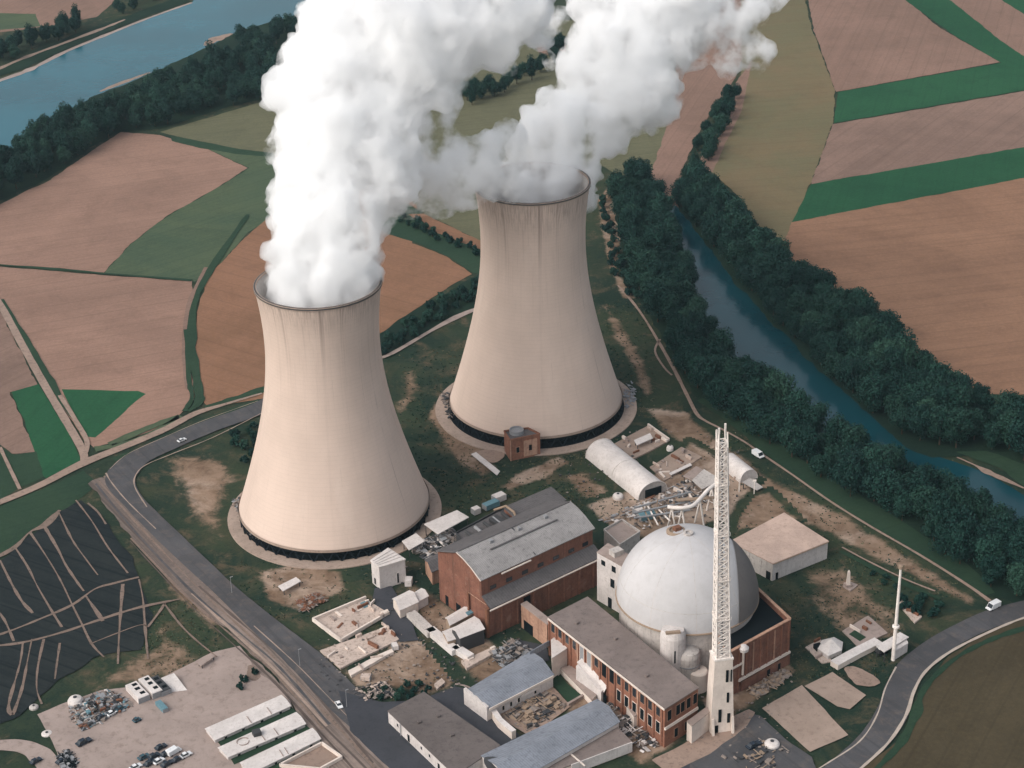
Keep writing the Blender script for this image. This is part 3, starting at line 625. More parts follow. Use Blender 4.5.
# ------------------------------------------------------------------ trees
def tree_proto(name, seed, h, rad_, mat, ncl, nleaf, lsize, flatness=.75, cat="tree"):
    rnd = random.Random(seed); t = thing(name, None, cat, (0, 0, 0)); tr = MB()
    tr.tube([(0, 0, -.3), (.1, 0, h * .25), (.25 * rnd.uniform(-1, 1), .2, h * .5), (0, .1, h * .72)], [.45, .36, .26, .12], 7)
    cl = []; crown_h = h
    for k in range(ncl):
        for _ in range(20):
            p = Vector((rnd.uniform(-1, 1), rnd.uniform(-1, 1), rnd.uniform(-1, 1)))
            if .25 < p.length < .95: break
        cl.append((Vector((p.x * rad_ * .8, p.y * rad_ * .8, h * .6 + p.z * h * .36 * flatness / .75)), rad_ * rnd.uniform(.26, .5)))
    for c, r in cl[:6]: tr.tube([(0, 0, h * .3), c * .5 + Vector((0, 0, h * .2)), c], [.2, .13, .05], 5)
    lf = MB()
    for c, r in cl:
        for _ in range(nleaf):
            d = Vector((rnd.gauss(0, 1), rnd.gauss(0, 1), rnd.gauss(.25, 1))).normalized(); p = c + d * r * rnd.uniform(.55, 1.25)
            nrm = (d + Vector((rnd.gauss(0, .5), rnd.gauss(0, .5), rnd.gauss(0, .5)))).normalized(); u = nrm.orthogonal().normalized(); u.rotate(Matrix.Rotation(rnd.uniform(0, 6.3), 3, nrm)); w = nrm.cross(u); s = lsize * rnd.uniform(.6, 1.3)
            lf.add([p + u * s * .6, p + w * s * .45, p - u * s * .6, p - w * s * .45], [(0, 1, 2, 3)])
    obj("trunk", tr, "bark", t); obj("crown", lf, mat, t); return t
PRO = [tree_proto("broadleaf_tree", 20 + i, 13.5 + 2.5 * (i % 3), 5.8 + .8 * (i % 2), "leaf1" if i % 3 else "leaf2", 26, 150, .82) for i in range(5)]
PRR = [tree_proto("riverside_tree", 30 + i, 14.5 + 2.0 * (i % 3), 6.4 + .8 * (i % 2), "leaf1" if i % 4 else "leaf2", 30, 150, .82) for i in range(6)]
BUSH = [tree_proto("bush", 60 + i, 4.6, 3.0, "leaf1" if i else "leaf2", 11, 75, .75, .9, "bush") for i in range(3)]
first = {}
def put(protos, P, s, label, group, rnd):
    p = rnd.choice(protos)
    if p not in first: first[p] = 1; o = p
    else: o = copy_tree(p)
    o.location = (P.x, P.y, 0); o.rotation_euler = (0, 0, rnd.uniform(0, 6.28)); k = s * rnd.uniform(.82, 1.18); o.scale = (k, k, k * rnd.uniform(.9, 1.15)); BASE[o] = Vector((P.x, P.y, 0))
    o["label"] = label; o["group"] = group; return o
def scatter(poly_px, sp, protos, s, label, group, seed, limit=999):
    rnd = random.Random(seed); poly = [G(x, y) for x, y in poly_px]; xs = [p.x for p in poly]; ys = [p.y for p in poly]; got = []
    def inside(x, y):
        c = False; n = len(poly)
        for i in range(n):
            a, b = poly[i], poly[(i + 1) % n]
            if (a.y > y) != (b.y > y) and x < (b.x - a.x) * (y - a.y) / (b.y - a.y) + a.x: c = not c
        return c
    for _ in range(9000):
        x, y = rnd.uniform(min(xs), max(xs)), rnd.uniform(min(ys), max(ys))
        if inside(x, y) and all((x - p.x) ** 2 + (y - p.y) ** 2 > sp * sp for p in got):
            got.append(Vector((x, y, 0)))
            if len(got) >= limit: break
    for p in got: put(protos, p, s, label, group, rnd)
    return len(got)
nt = 0
nt += scatter([(614, 195), (640, 185), (658, 210), (678, 255), (695, 318), (730, 372), (772, 406), (835, 448), (898, 482), (950, 509), (1004, 536), (1070, 574), (1070, 625), (1012, 598), (985, 585), (930, 545), (880, 517), (820, 478), (760, 442), (718, 412), (688, 380), (662, 335), (640, 295), (624, 245)], 8.0, PRR, 1.06, "dark leafy tree in the belt between the footpath and the narrow river", "trees on the works side of the narrow river", 1)
nt += scatter([(678, 205), (690, 190), (712, 196), (742, 232), (778, 270), (835, 308), (885, 340), (930, 388), (985, 418), (1060, 440), (1060, 472), (985, 450), (922, 451), (875, 416), (824, 371), (783, 329), (748, 293), (718, 257), (694, 226)], 8.2, PRR, 1.08, "dark leafy tree in the belt between the narrow river and the brown fields", "trees on the field side of the narrow river", 2)
nt += scatter([(-30, 215), (0, 200), (48, 178), (85, 154), (118, 134), (160, 128), (210, 112), (285, 94), (320, 84), (320, 50), (285, 62), (250, 56), (225, 66), (195, 72), (160, 90), (120, 108), (80, 122), (50, 132), (30, 148), (0, 172), (-30, 190)], 9.3, PRO, 1.05, "blue green tree in the belt between the wide river and the ploughed field", "trees beside the wide river", 3, 140)
nt += scatter([(238, 46), (262, 36), (295, 26), (310, 30), (270, 52), (240, 60)], 11.0, PRO, .95, "tree at the end of the belt by the wide river, beside the steam", "trees beside the wide river near the steam", 13, 12)
nt += scatter([(-20, 62), (0, 52), (30, 45), (55, 33), (82, 26), (82, 34), (50, 46), (0, 66)], 10, PRO, .9, "dark tree in the clump across the wide river beside the bank", "trees across the wide river", 4, 16)
nt += scatter([(106, 22), (125, 14), (160, 4), (190, -10), (180, -14), (112, 8)], 10, PRO, .75, "small tree on the far bank above the wide river water", "trees on the far bank", 5, 10)
nt += scatter([(688, 180), (696, 150), (712, 122), (728, 92), (740, 96), (722, 134), (706, 170)], 9, PRO, .82, "tree in the thin row running up between two pink fields", "tree row between pink fields", 6, 16)
nt += scatter([(460, 95), (500, 88), (545, 62), (562, 50), (560, 64), (520, 88), (470, 106)], 11, PRO, .85, "tree in the wood glimpsed through the gap in the steam", "trees behind the steam gap", 7, 18)
nb = scatter([(378, 350), (400, 330), (440, 303), (484, 280), (484, 292), (440, 322), (384, 356)], 6.5, BUSH, 1.2, "dark bush in the strip between brown field and pale track", "bushes beside the pale track", 8, 40)
nb += scatter([(392, 212), (412, 216), (440, 234), (470, 248), (486, 256), (486, 260), (440, 242), (400, 222)], 6, BUSH, .9, "bush in the hedge along the green strip behind the towers", "hedge bushes behind the towers", 9, 20)
nb += scatter([(600, 200), (606, 240), (612, 275), (632, 300), (640, 298), (620, 255), (606, 205)], 7, BUSH, 1.1, "bush on the rough slope beside the right edge of the farther tower", "bushes on the rough slope", 10, 22)
nb += scatter([(898, 600), (915, 598), (938, 605), (944, 614), (930, 618), (905, 612)], 5, BUSH, .9, "dark bush in the clump beside the right hand road and thin mast", "bushes by the right hand road", 11, 14)
nb += scatter([(870, 572), (890, 580), (905, 588), (900, 592), (872, 580)], 5, BUSH, .55, "low bush in the row along the ditch behind the thin mast", "bushes along the ditch", 12, 10)
nb += scatter([(232, 440), (255, 425), (262, 440), (245, 470)], 7, BUSH, .9, "dark bush between the road and the nearer cooling tower", "bushes by the nearer tower", 14, 10)
nb += scatter([(240, 690), (246, 672), (258, 668), (254, 680)], 5, BUSH, .6, "small bush on the verge beside the concrete yard", "bushes beside the yard", 15, 4)
nb += scatter([(385, 690), (420, 686), (440, 690), (420, 700), (380, 702)], 4.5, BUSH, .6, "low bush on the bank above the dark asphalt yard", "bushes on the yard bank", 16, 10)
print("TREES", nt, nb)
# ------------------------------------------------------------------ buildings
def up(p, z): return Vector((p.x, p.y, z))
def quad(px, z): return [G(x, y, z) for x, y in px]
def ccw(q):
    a = sum(q[i].x * q[(i + 1) % len(q)].y - q[(i + 1) % len(q)].x * q[i].y for i in range(len(q)))
    return q if a > 0 else q[::-1]
def inset(q, d):
    c = sum(q, Vector()) / len(q); return [p + (p - c).normalized() * d for p in q]
def on_wall(a, b, t0, t1, z0, z1, out, depth=.3):
    """a thin block standing proud of the wall foot line a-b (ground points), outward on the camera's side"""
    a = up(a, 0); b = up(b, 0); d = (b - a); n = Vector((d.y, -d.x, 0)).normalized()
    if n.y > 0: n = -n
    p, q = a + d * t0, a + d * t1
    return MB().prism([up(p - n * .2, z1), up(q - n * .2, z1), up(q + n * out, z1), up(p + n * out, z1)], z0)
def opening(t, a, b, t0, t1, z0, z1, kind="window", mat="glass", frame="cream"):
    a0, b0 = min(t0, t1), max(t0, t1); w = .25 / max(1, (b - a).length)
    f = obj(kind, on_wall(a, b, a0 - w, b0 + w, z0 - .25, z1 + .25, .10), frame, t)
    obj("pane" if kind == "window" else "panel", on_wall(a, b, a0, b0, z0, z1, .16), mat, f); return f
def block(name, label, cat, roof_px, z, wall, roof, over=.35, thick=.5, group=None, zb=-.3, parapet=0):
    """a flat roofed building from the corners of its roof"""
    q = ccw(quad(roof_px, z)); c = sum(q, Vector()) / 4; t = thing(name, label, cat, (c.x, c.y, 0), group)
    obj("wall", MB().prism([up(p, z - thick) for p in q], zb), wall, t)
    if parapet:
        obj("roof", MB().prism([up(p, z - thick + .06) for p in inset(q, -.5)], z - thick - .6), roof, t); mb = MB()
        for i in range(len(q)): mb.beam(up(q[i], z - thick + parapet / 2), up(q[(i + 1) % len(q)], z - thick + parapet / 2), .5, parapet)
        obj("parapet", mb, wall if parapet < 2 else "cream", t)
    else:
        obj("roof", MB().prism([up(p, z) for p in inset(q, over)], z - thick), roof, t)
    t["_n"] = 0; FOOT[t] = [G(x, y, z) for x, y in roof_px]; return t
FOOT = {}
def gable(name, label, cat, roof_px, z, rise, wall, roof, group=None, over=.4, both=True, zb=-.3):
    """roof_px: eave corners p0 p1 (one end), p2 p3 (other end); the ridge runs from the middle of p0-p1 to the middle of p3-p2"""
    p = quad(roof_px, z); c = sum(p, Vector()) / 4; t = thing(name, label, cat, (c.x, c.y, 0), group)
    r0 = (p[0] + p[1]) / 2 + Vector((0, 0, rise)); r1 = (p[2] + p[3]) / 2 + Vector((0, 0, rise))
    mb = MB().prism(p, zb); mb.add([p[0], p[1], r0], [(0, 1, 2), (2, 1, 0)][:1]); mb.add([p[2], p[3], r1], [(0, 1, 2)]); obj("wall", mb, wall, t)
    e = (r1 - r0).normalized() * over; th = Vector((0, 0, .25))
    for a, b in ((p[0], p[3]), (p[1], p[2])):
        o = (a - r0); o.z = 0; dn = (a - r0).normalized() * over
        vs = [r0 - e, r1 + e, b + e + dn, a - e + dn]
        MBx = MB().add([v + th for v in vs] + [v + th * .1 for v in vs], [(0, 1, 2, 3), (7, 6, 5, 4), (0, 4, 5, 1), (1, 5, 6, 2), (2, 6, 7, 3), (3, 7, 4, 0)])
        obj("roof_slope", MBx, roof, t)
    FOOT[t] = p; return t

# --- turbine hall
P0, P1, P2 = G(440, 600), G(490, 637), G(600, 584)
L = P2 - P1; Wd = P0 - P1; P3 = P0 + L
zl = hgt(440, 600, 551); zr = zl * 1.27; ze = zl * 1.05; zi = zl * .70; zo = hgt(490, 637, 608)
def hp(t, s, z): return up(P0 + (P1 - P0) * t + L * s, z)      # t across the gable, s along the hall
hall = thing("turbine_hall", "long red brick hall with a grey ridged roof beside the white dome", "industrial hall", up((P0 + P2) / 2, 0))
prof = [(0, zl), (.42, zr), (.55, zr * .975), (.70, zr * .92), (.86, ze), (.86, zi), (1, zo)]
w = MB(); n = len(prof)
vs = [hp(t, s, z) for s in (0, 1) for t, z in prof] + [hp(t, s, -.3) for s in (0, 1) for t in (0, 1)]
a0, a1, b0, b1 = 2 * n, 2 * n + 1, 2 * n + 2, 2 * n + 3
w.add(vs, [(a0, a1) + tuple(range(n - 1, -1, -1)), (b1, b0) + tuple(range(n, 2 * n)), (a0, 0, n, b0), (n - 1, a1, b1, 2 * n - 1), (4, 5, n + 5, n + 4)])
obj("wall", w, "brick", hall)
def slope(ts, zz, s0, s1, over, mat, name="roof_slope"):
    mb = MB(); m = len(ts)
    v = [hp(t, s, z + dz) for dz in (.45, .08) for s in (s0, s1) for t, z in zip(ts, zz)]
    f = [(i, i + 1, m + i + 1, m + i) for i in range(m - 1)] + [(2 * m + i + 1, 2 * m + i, 3 * m + i, 3 * m + i + 1) for i in range(m - 1)]
    f += [(i, 2 * m + i, 2 * m + i + 1, i + 1) for i in range(m - 1)] + [(m + i + 1, 3 * m + i + 1, 3 * m + i, m + i) for i in range(m - 1)]
    f += [(0, m, 3 * m, 2 * m), (m - 1, 3 * m - 1, 4 * m - 1, 2 * m - 1)]
    mb.add(v, f); return obj(name, mb, mat, hall)
slope([.42, .55, .70, .885], [zr, zr * .975, zr * .92, ze - .4], -.012, 1.012, 0, "rooflight")
slope([-.02, .42], [zl - .3, zr], -.01, 1.01, 0, "roofdark"); slope([.861, 1.03], [zi, zo - .3], .0, 1.01, 0, "roofdark", "lean_to_roof")
obj("eave_trim", MB().beam(hp(1.045, -.01, zo - .35), hp(1.045, .99, zo - .35), .5), "cream", hall)
obj("gutter", MB().beam(hp(.90, .16, ze - .8), hp(.90, .42, ze - .8), .5), "cream", hall)
obj("ridge_cap", MB().beam(hp(.42, 0, zr + .55), hp(.42, 1, zr + .55), .7, .4), "roofdark", hall)
obj("roof_seam", MB().beam(hp(.43, .47, zr + .6), hp(.875, .47, ze + .25), .5, .35), "darkmetal", hall)
obj("roof_walkway", MB().beam(hp(.6, .2, zr * .965 + .55), hp(.6, .8, zr * .965 + .55), .8, .25), "roofdark", hall)
obj("verge_trim", MB().tube([hp(t, -.016, z + .3) for t, z in zip([.42, .55, .70, .885], [zr, zr * .975, zr * .92, ze - .4])], .22, 5), "cream", hall)
obj("verge_trim", MB().tube([hp(t, -.014, z + .3) for t, z in ((0, zl), (.42, zr))], .3, 5), "roofdark", hall)
obj("downpipe", MB().tube([hp(.62, -.012, 0), hp(.62, -.012, zl * .62)], .55, 8), "rust", hall)
obj("downpipe", MB().tube([hp(.985, -.012, 0), hp(.985, -.012, zo - .2)], 1.0, 8), "rust", hall)
obj("cornice", MB().beam(hp(.62, -.008, zl * .62), hp(.97, -.008, zo + 1.2), .25), "brick3", hall)
for s in (.1, .24, .38, .52, .66, .8, .93):
    obj("pilaster", on_wall(P1, P2, s, s + .012, 0, zo - 1.2, .3), "brick2", hall)
    obj("clerestory_window", MB().box(hp(.863, s, zi + 1.6), .35, 3.2, 1.8, math.atan2(L.y, L.x) + math.pi / 2), "glass", hall)
obj('arched_recess', on_wall(P1, P2, .30, .36, 6, zo - 3, .15), 'dark', hall)
for s in (.25, .5, .74): obj("roof_vent", MB().box(hp(.50, s, zr * .985 + .4), 1.5, 1.5, 1.3, .6), "greymetal", hall)
obj("doorway", on_wall(P1, P2, .27, .31, 0, 6, .1), "dark", hall)
for x, w in ((.12, .06), (.34, .09)): obj("doorway", on_wall(P0, P1, x, x + w, 0, 5, .12), "dark", hall)

# low dark annexe along the left of the hall and its junk
t = block("annexe", "low grey roofed annexe behind the far end of the brick hall", "annexe", [(504, 507), (551, 487), (566, 500), (520, 522)], 11, "brick", "roofdark")
t = block("plant_room", "dark flat roofed plant room with pipes beside the hall's grey roof", "annexe", [(456, 533), (503, 508), (520, 522), (466, 548)], 9, "darkmetal", "roofdark", parapet=1.0)
for i in range(5):
    a = G(466 + i * 9, 533 - i * 4.6, 9.2); b = G(476 + i * 9, 541 - i * 4.6, 9.2); obj("duct", MB().tube([a + Vector((0, 0, .8)), b + Vector((0, 0, .8))], .8, 8), "greymetal" if i % 2 else "darkmetal", t)
obj("hatch", MB().box(G(497, 522, 9), 5, 6, 1.6, .7), "darkmetal", t); obj("pipe", MB().tube([G(494, 510, 9.6), G(506, 506, 12), G(514, 512, 12.5), G(517, 520, 9.5)], .6, 8), "wood", t)

# --- brick office block with the taupe roof
z = hgt(666, 748, 708)
OR = [(549, 617), (588, 597), (698, 687), (665, 708)]
ofc = block("office_block", "long brick block with a flat taupe roof in front of the white dome", "office block", OR, z, "brick2", "rooftaupe", over=.5)
f = FOOT[ofc]; A, B_, Cc = up(f[0], 0), up(f[3], 0), up(f[2], 0)
obj("cornice", MB().beam(up(A, z - .3) + Vector((-.5, -.8, 0)), up(B_, z - .3) + Vector((-.3, -.8, 0)), .4, .7), "cream", ofc)
for i in range(16):
    s = i / 15 * .975; obj("pilaster", on_wall(A, B_, s, s + .009, 0, z - .9, .45), "brick3" if i in (4, 6, 12) else "brick2", ofc)
for i in range(15):
    s = i / 15 * .975 + .022
    if i in (4, 5): opening(ofc, A, B_, s, s + .032, z - 9, z - 2, "window", "greymetal", "cream"); continue
    if i in (7, 8): obj("recess", on_wall(A, B_, s, s + .04, z - 8, z - 1.6, .12), "dark", ofc); continue
    opening(ofc, A, B_, s, s + .03, z - 6, z - 2, "window", "glass", "brick3")
    if i > 8: opening(ofc, A, B_, s, s + .03, z - 14, z - 9, "window", "dark", "cream")
for s in (.08, .34, .48, .66, .86): opening(ofc, B_, Cc, s, s + .11, z - 7, z - 2.5, "window", "dark", "brick3")
for s in (.3, .62): opening(ofc, B_, Cc, s, s + .1, 2, 6, "window", "dark", "brick3")
obj("string_course", on_wall(B_, Cc, 0, 1, z * .45, z * .45 + 1.2, .5), "cream", ofc)
obj("door", on_wall(B_, Cc, .75, .88, 0, 5, .14), "dark", ofc)
for s in ((.15, .3), (.4, .6), (.75, .35)):
    obj("roof_vent", MB().box(f[0].lerp(f[3], s[0]).lerp(f[1].lerp(f[2], s[0]), s[1]) - Vector((0, 0, .05)), 1.3, 1.3, 1.0, .7), "rooftaupe", ofc)
# lean-to canopies on the office front
def sheet_roof(name, label, cat, px4, zs, mat, posts=True, group=None, th=.35, leg="darkmetal"):
    q = [G(x, y, zz) for (x, y), zz in zip(px4, zs)]; c = sum(q, Vector()) / 4; t = thing(name, label, cat, (c.x, c.y, 0), group)
    a = sum(q[i].x * q[(i + 1) % 4].y - q[(i + 1) % 4].x * q[i].y for i in range(4)); q = q if a > 0 else q[::-1]
    vs = q + [p - Vector((0, 0, th)) for p in q]
    obj("roof", MB().add(vs, [(0, 1, 2, 3), (7, 6, 5, 4)] + [(i, i + 4, (i + 1) % 4 + 4, (i + 1) % 4) for i in range(4)]), mat, t)
    if posts:
        for p in inset(q, -.8): obj("post", MB().beam(up(p, 0), up(p, p.z - th), .35), leg, t)
    return t
t = sheet_roof("canopy", "white sloping sheet canopy against the brick office front", "canopy", [(577, 662), (583, 657), (612, 678), (604, 692)], (11, 12, 10, 6), "whiteroof")
obj("curved_side", MB().prism([G(578, 664, 10.5), G(603, 690, 6.5), G(601, 692, 6.2), G(576, 666, 10.2)], .1), "white", t); obj("doorway", MB().box(G(603, 702), 3.5, .6, 4, -.9), "dark", t)
block("white_stub", "white rounded parapet block at the end of the blue grey shed", "wall block", [(551, 640), (556, 636), (567, 648), (552, 658)], 11, "cream", "whiteroof", over=.1, thick=.3)
block("low_wing", "low pale annexe at the foot of the brick office front", "annexe", [(561, 668), (573, 664), (600, 690), (592, 700)], 3.5, "cream", "pale", over=.2)
block("low_wing", "low cream annexe under the dark recess of the brick office", "annexe", [(616, 690), (628, 697), (642, 712), (634, 716)], 6, "cream", "pale", over=.2)
# link corridor between hall and offices
t = block("link_corridor", "pale capped brick corridor joining hall and office block", "corridor", [(521, 604), (527, 601), (553, 621), (547, 624)], 12, "brick3", "pale", over=.25)
f = FOOT[t]; obj("doorway", on_wall(up(f[0], 0), up(f[3], 0), .1, .45, 0, 5, .1), "dark", t)
sheet = flat("dark_court", [(500, 655), (520, 640), (546, 645), (550, 660), (520, 670)], ZA + .07, "asphalt2", False, .5)

# --- long sheds lower middle
def shed_windows(t, a, b, ss, z0, z1, w=.03, mat="dark", frame="cream"):
    for s in ss: opening(t, a, b, s, s + w, z0, z1, "window", mat, frame)
t = gable("long_shed", "blue grey roofed long white shed ending at the brick office block", "shed", [(466, 691), (489, 708), (553, 675), (531, 652)], 6.5, 2.0, "white", "roofblue")
f = FOOT[t]; obj("fascia", MB().beam(up(f[1], 6.2) + Vector((.2, -.7, 0)), up(f[2], 6.2) + Vector((.2, -.7, 0)), .35, 1.1), "cream", t)
obj("end_gable", MB().prism([up(f[0], 8.4), up(f[1], 7.4), up(f[1] + Vector((-.9, -.9, 0)), 7.4), up(f[0] + Vector((-.9, -.9, 0)), 8.4)], 0), "white", t)
shed_windows(t, up(f[1], 0), up(f[2], 0), (.08, .2, .32, .44, .7), 2, 4); obj("sign_board", on_wall(up(f[1], 0), up(f[2], 0), .5, .78, 3.6, 5.0, .4), "whiteroof", t)
obj("doorway", on_wall(up(f[0], 0), up(f[1], 0), .55, .78, 0, 3.6, 1.1), "dark", t)
obj("lean_to_roof", MB().prism([G(549, 641, 8.0), G(553, 638, 7.0), G(532, 650, 7.5), G(530, 652, 8.4)], 5.5), "roofblue", t)
t = gable("long_shed", "broad blue grey roofed shed lowest in the picture beside the felt roof", "shed", [(482, 756), (512, 784), (619, 722), (597, 700)], 7, 2.2, "white", "roofblue")
f = FOOT[t]; obj("patched_panel", MB().prism([G(603, 716, 8.0), G(615, 713, 8.0), G(619, 719, 7.4), G(607, 723, 7.4)], 7.1), "roofdark", t)
obj("tarpaulin", MB().prism(catmull([G(484, 758, 8.2), G(497, 757, 8.5), G(509, 761, 8.4), G(508, 770, 7.8), G(490, 770, 7.8)], 5, True), 7.6), "darkmetal", t)
t = block("low_shed", "taupe roofed lower range in front of the broad blue grey shed", "shed", [(530, 780), (570, 753), (616, 726), (640, 744)][:3] + [(632, 742)], 5, "cream", "rooftaupe", over=.2)
f = FOOT[t]; obj("white_screen", MB().beam(up(f[3], 3.2) + Vector((0, -.6, 0)), up(f[0].lerp(f[3], .4), 3.2) + Vector((0, -.6, 0)), .4, 4.5), "white", t); obj("roof_joint", MB().beam(G(571, 754, 5.2), G(585, 766, 5.2), .6, .3), "cream", t)
z = hgt(388, 724, 711)
t = block("flat_roof_store", "white walled store with a wide brown felt roof beside the asphalt yard", "warehouse", [(388, 711), (424, 692), (474, 686), (520, 737)][:2] + [(500, 745), (455, 775)], z, "white", "roofyard", over=.3, thick=.4)
f = FOOT[t]; A, B_ = up(f[0], 0), up(f[3], 0)
shed_windows(t, A, B_, (.3, .75), 1, 4.4, .03, "dark", "white"); shed_windows(t, A, B_, (.14, .5, .62), 3.3, 4.6, .02, "glass", "white")
obj("downpipe", MB().tube([A.lerp(B_, .2) + Vector((-.3, -.4, 0)), up(A.lerp(B_, .2), z) + Vector((-.3, -.4, 0))], .18, 6), "greymetal", t)
for s in ((.3, .3), (.55, .62), (.7, .35)): obj("roof_vent", MB().box(f[0].lerp(f[1], s[0]).lerp(f[3].lerp(f[2], s[0]), s[1]), 1.4, 1.4, .8, .5), "roofyard", t)
strip("low_wall", [(455, 684), (470, 688), (488, 704)], 1, .1, "pale")
def wall_run(name, label, px, h, w, mat, cat="wall", cap=None):
    P = [G(x, y) for x, y in px]; c = P[len(P) // 2]; mb = MB()
    t = thing(name, label, cat, c)
    for a, b in zip(P, P[1:]): mb.beam(up(a, h / 2), up(b, h / 2), w, h)
    obj("masonry", mb, mat, t)
    if cap:
        mb = MB()
        for a, b in zip(P, P[1:]): mb.beam(up(a, h + .12), up(b, h + .12), w + .3, .24)
        obj("coping", mb, cap, t)
    return t
wall_run("yard_wall", "white wall stepping between the two blue grey sheds", [(484, 708), (492, 716), (500, 728), (514, 740)], 4.2, 2.0, "cream", cap="whiteroof")
wall_run("garden_wall", "low pale wall edging the green strip between the sheds", [(560, 672), (575, 686), (587, 696), (568, 707)], 1.6, .8, "pale", cap="pale")
flat("lawn", [(548, 679), (556, 674), (584, 697), (570, 704)], ZA + .12, "green2", False, .4)
flat("court_floor", [(496, 716), (548, 682), (572, 706), (530, 736)], ZA + .1, "track", False, .8)

# --- the dome
DC = G(687, 594, 0); zc = 24.0; Cg = G(687, 594, zc); Cg = up(Cg, 0); RD = 70.5 * mpp(up(Cg, zc))
dome = thing("reactor_dome", "huge white reactor dome on a grey drum", "reactor dome", Cg)
obj("dome_shell", MB().lathe(up(Cg, zc), [(RD * math.cos(a), RD * math.sin(a)) for a in [i * math.pi / 2 / 40 for i in range(40)]] + [(.4, RD), (0, RD)], 160), "dome", dome, smooth=True)
obj("drum", MB().lathe(Cg, [(RD - 1.2, 0), (RD - 1.2, zc - 1.0), (RD - .6, zc - .6), (RD - .6, zc)], 128), "drum", dome)
obj("seam_ring", MB().lathe(up(Cg, zc), [(RD + .02, -.6), (RD + .5, -.5), (RD + .5, .0), (RD + .02, .15)], 128), "wood", dome)
for q in (.30,):
    obj("weld_ring", MB().lathe(up(Cg, zc + RD * math.sin(q)), [(RD * math.cos(q) + .01, -.1), (RD * math.cos(q) + .09, 0), (RD * math.cos(q) - .04, .1)], 120), "drum", dome)
for k in range(4):
    a = rad(196 + k * 38); m_ = []
    for i in range(15): q = .03 + i * math.pi / 2 * .93 / 14; m_.append(up(Cg, zc) + Vector((math.cos(a) * math.cos(q), math.sin(a) * math.cos(q), math.sin(q))) * (RD - .06))
    obj("weld_seam", MB().tube(m_, .13, 5), "drum", dome)
top = up(Cg, zc + RD)
hd = (G(677, 534, zc + RD * .93)); dv = (hd - up(Cg, zc)).normalized(); hp_ = up(Cg, zc) + dv * RD
obj("hatch", MB().lathe(hp_ - Vector((0, 0, 1.2)), [(4.2, 0), (4.2, 1.2), (3.0, 1.7), (2.8, 1.0), (0, 1.0)], 20), "wood", dome); obj("hatch_lid", MB().box(hp_ + Vector((.3, .4, .2)), 3.0, 2.2, 1.6, .5), "rust", dome)
# separate grey sector added over the white shell on the right
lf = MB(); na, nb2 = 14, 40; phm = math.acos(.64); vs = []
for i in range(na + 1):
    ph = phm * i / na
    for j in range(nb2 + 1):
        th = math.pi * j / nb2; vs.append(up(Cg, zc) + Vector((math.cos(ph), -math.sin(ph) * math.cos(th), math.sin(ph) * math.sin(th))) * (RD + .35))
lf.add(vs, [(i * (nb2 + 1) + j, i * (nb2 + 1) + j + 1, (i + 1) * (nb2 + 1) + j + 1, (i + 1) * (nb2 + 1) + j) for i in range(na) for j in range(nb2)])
obj("grey_sector", lf, "sectorgrey", dome, smooth=True)["label"] = "grey sector over the white shell"
obj("vent_collar", MB().lathe(top - Vector((0, 0, .4)), [(2, 0), (2, 1.2), (1.2, 1.2), (1.2, .2), (0, .2)], 20), "drum", dome)
# entry turret and tanks at the dome's foot
tb = G(672, 684); zt_ = hgt(672, 684, 630)
n_0 = (Vector((0, 0, 0)) - up(tb, 0)).normalized()
t = thing("entry_turret", "white turret with a dark slit window at the foot of the dome", "turret", tb)
obj("body", MB().lathe(tb, [(5.2, 0), (5.2, zt_ - 2), (4.6, zt_)], 20), "white", t); obj("roof", MB().lathe(up(tb, zt_), [(4.6, 0), (4.4, .5), (0, .9)], 20), "white", t); obj("cap", MB().box(up(tb, zt_ + .6) + n_0 * 3.2, 6.0, 1.4, .9, .1), "wood", t)
n_ = (Vector((0, 0, 0)) - up(tb, 0)).normalized(); obj("slit_window", MB().box(tb + n_ * 5.0 + Vector((1.0, .2, zt_ * .52)), .9, .7, 6.0, .2), "dark", t)
tk = G(687, 684)
t = thing("steel_tank", "squat grey tank standing between the white turret and the lattice mast", "tank", tk)
obj("tank_body", MB().lathe(tk, [(5.2, 0), (5.2, 15), (4.6, 17), (2.4, 18), (0, 18.3)], 24), "drum", t, smooth=False); obj("tank_ring", MB().lathe(tk, [(5.25, 11), (5.45, 11), (5.45, 11.5), (5.25, 11.5)], 24), "greymetal", t)
tk = G(698, 688); t = thing("round_bin", "pale round bin with a flat lid beside the cream mast base", "bin", tk); obj("lid", MB().lathe(tk, [(4, 0), (4, 8.6), (3.4, 9.2), (0, 9.4)], 24), "cream", t); obj("handle", MB().box(tk + Vector((0, 0, 9.3)), 1.2, .4, .5), "greymetal", t)

# --- brick enclosure on the dome's right
z = hgt(787, 664, 620)
q = [G(757, 588, z), G(790, 619, z), G(728, 653, z), G(716, 640, z)]
t = thing("dome_annexe", "tall brick enclosure wrapped round the right side of the dome", "annexe", up(q[1], 0)); qq = ccw(q)
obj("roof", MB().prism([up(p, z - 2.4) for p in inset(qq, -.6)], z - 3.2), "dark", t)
mb = MB()
for i in range(4):
    a, b = qq[i], qq[(i + 1) % 4]; mb.beam(up(a, (z - .3) / 2), up(b, (z - .3) / 2), 1.0, z + .3)
obj("wall", mb, "brick", t)
mb = MB()
for i in range(4): mb.beam(up(qq[i], z + .15), up(qq[(i + 1) % 4], z + .15), 1.3, .4)
obj("coping", mb, "brick3", t)
A, B_ = up(q[2], 0), up(q[1], 0)
for i in range(9): obj("pilaster", on_wall(A, B_, .04 + i * .115, .055 + i * .115, 0, z - 1, .85), "brick2" if i % 3 else "brick3", t)
for s in (.33, .55, .78, .9): opening(t, A, B_, s, s + .025, z - 11, z - 5, "window", "dark", "brick2")
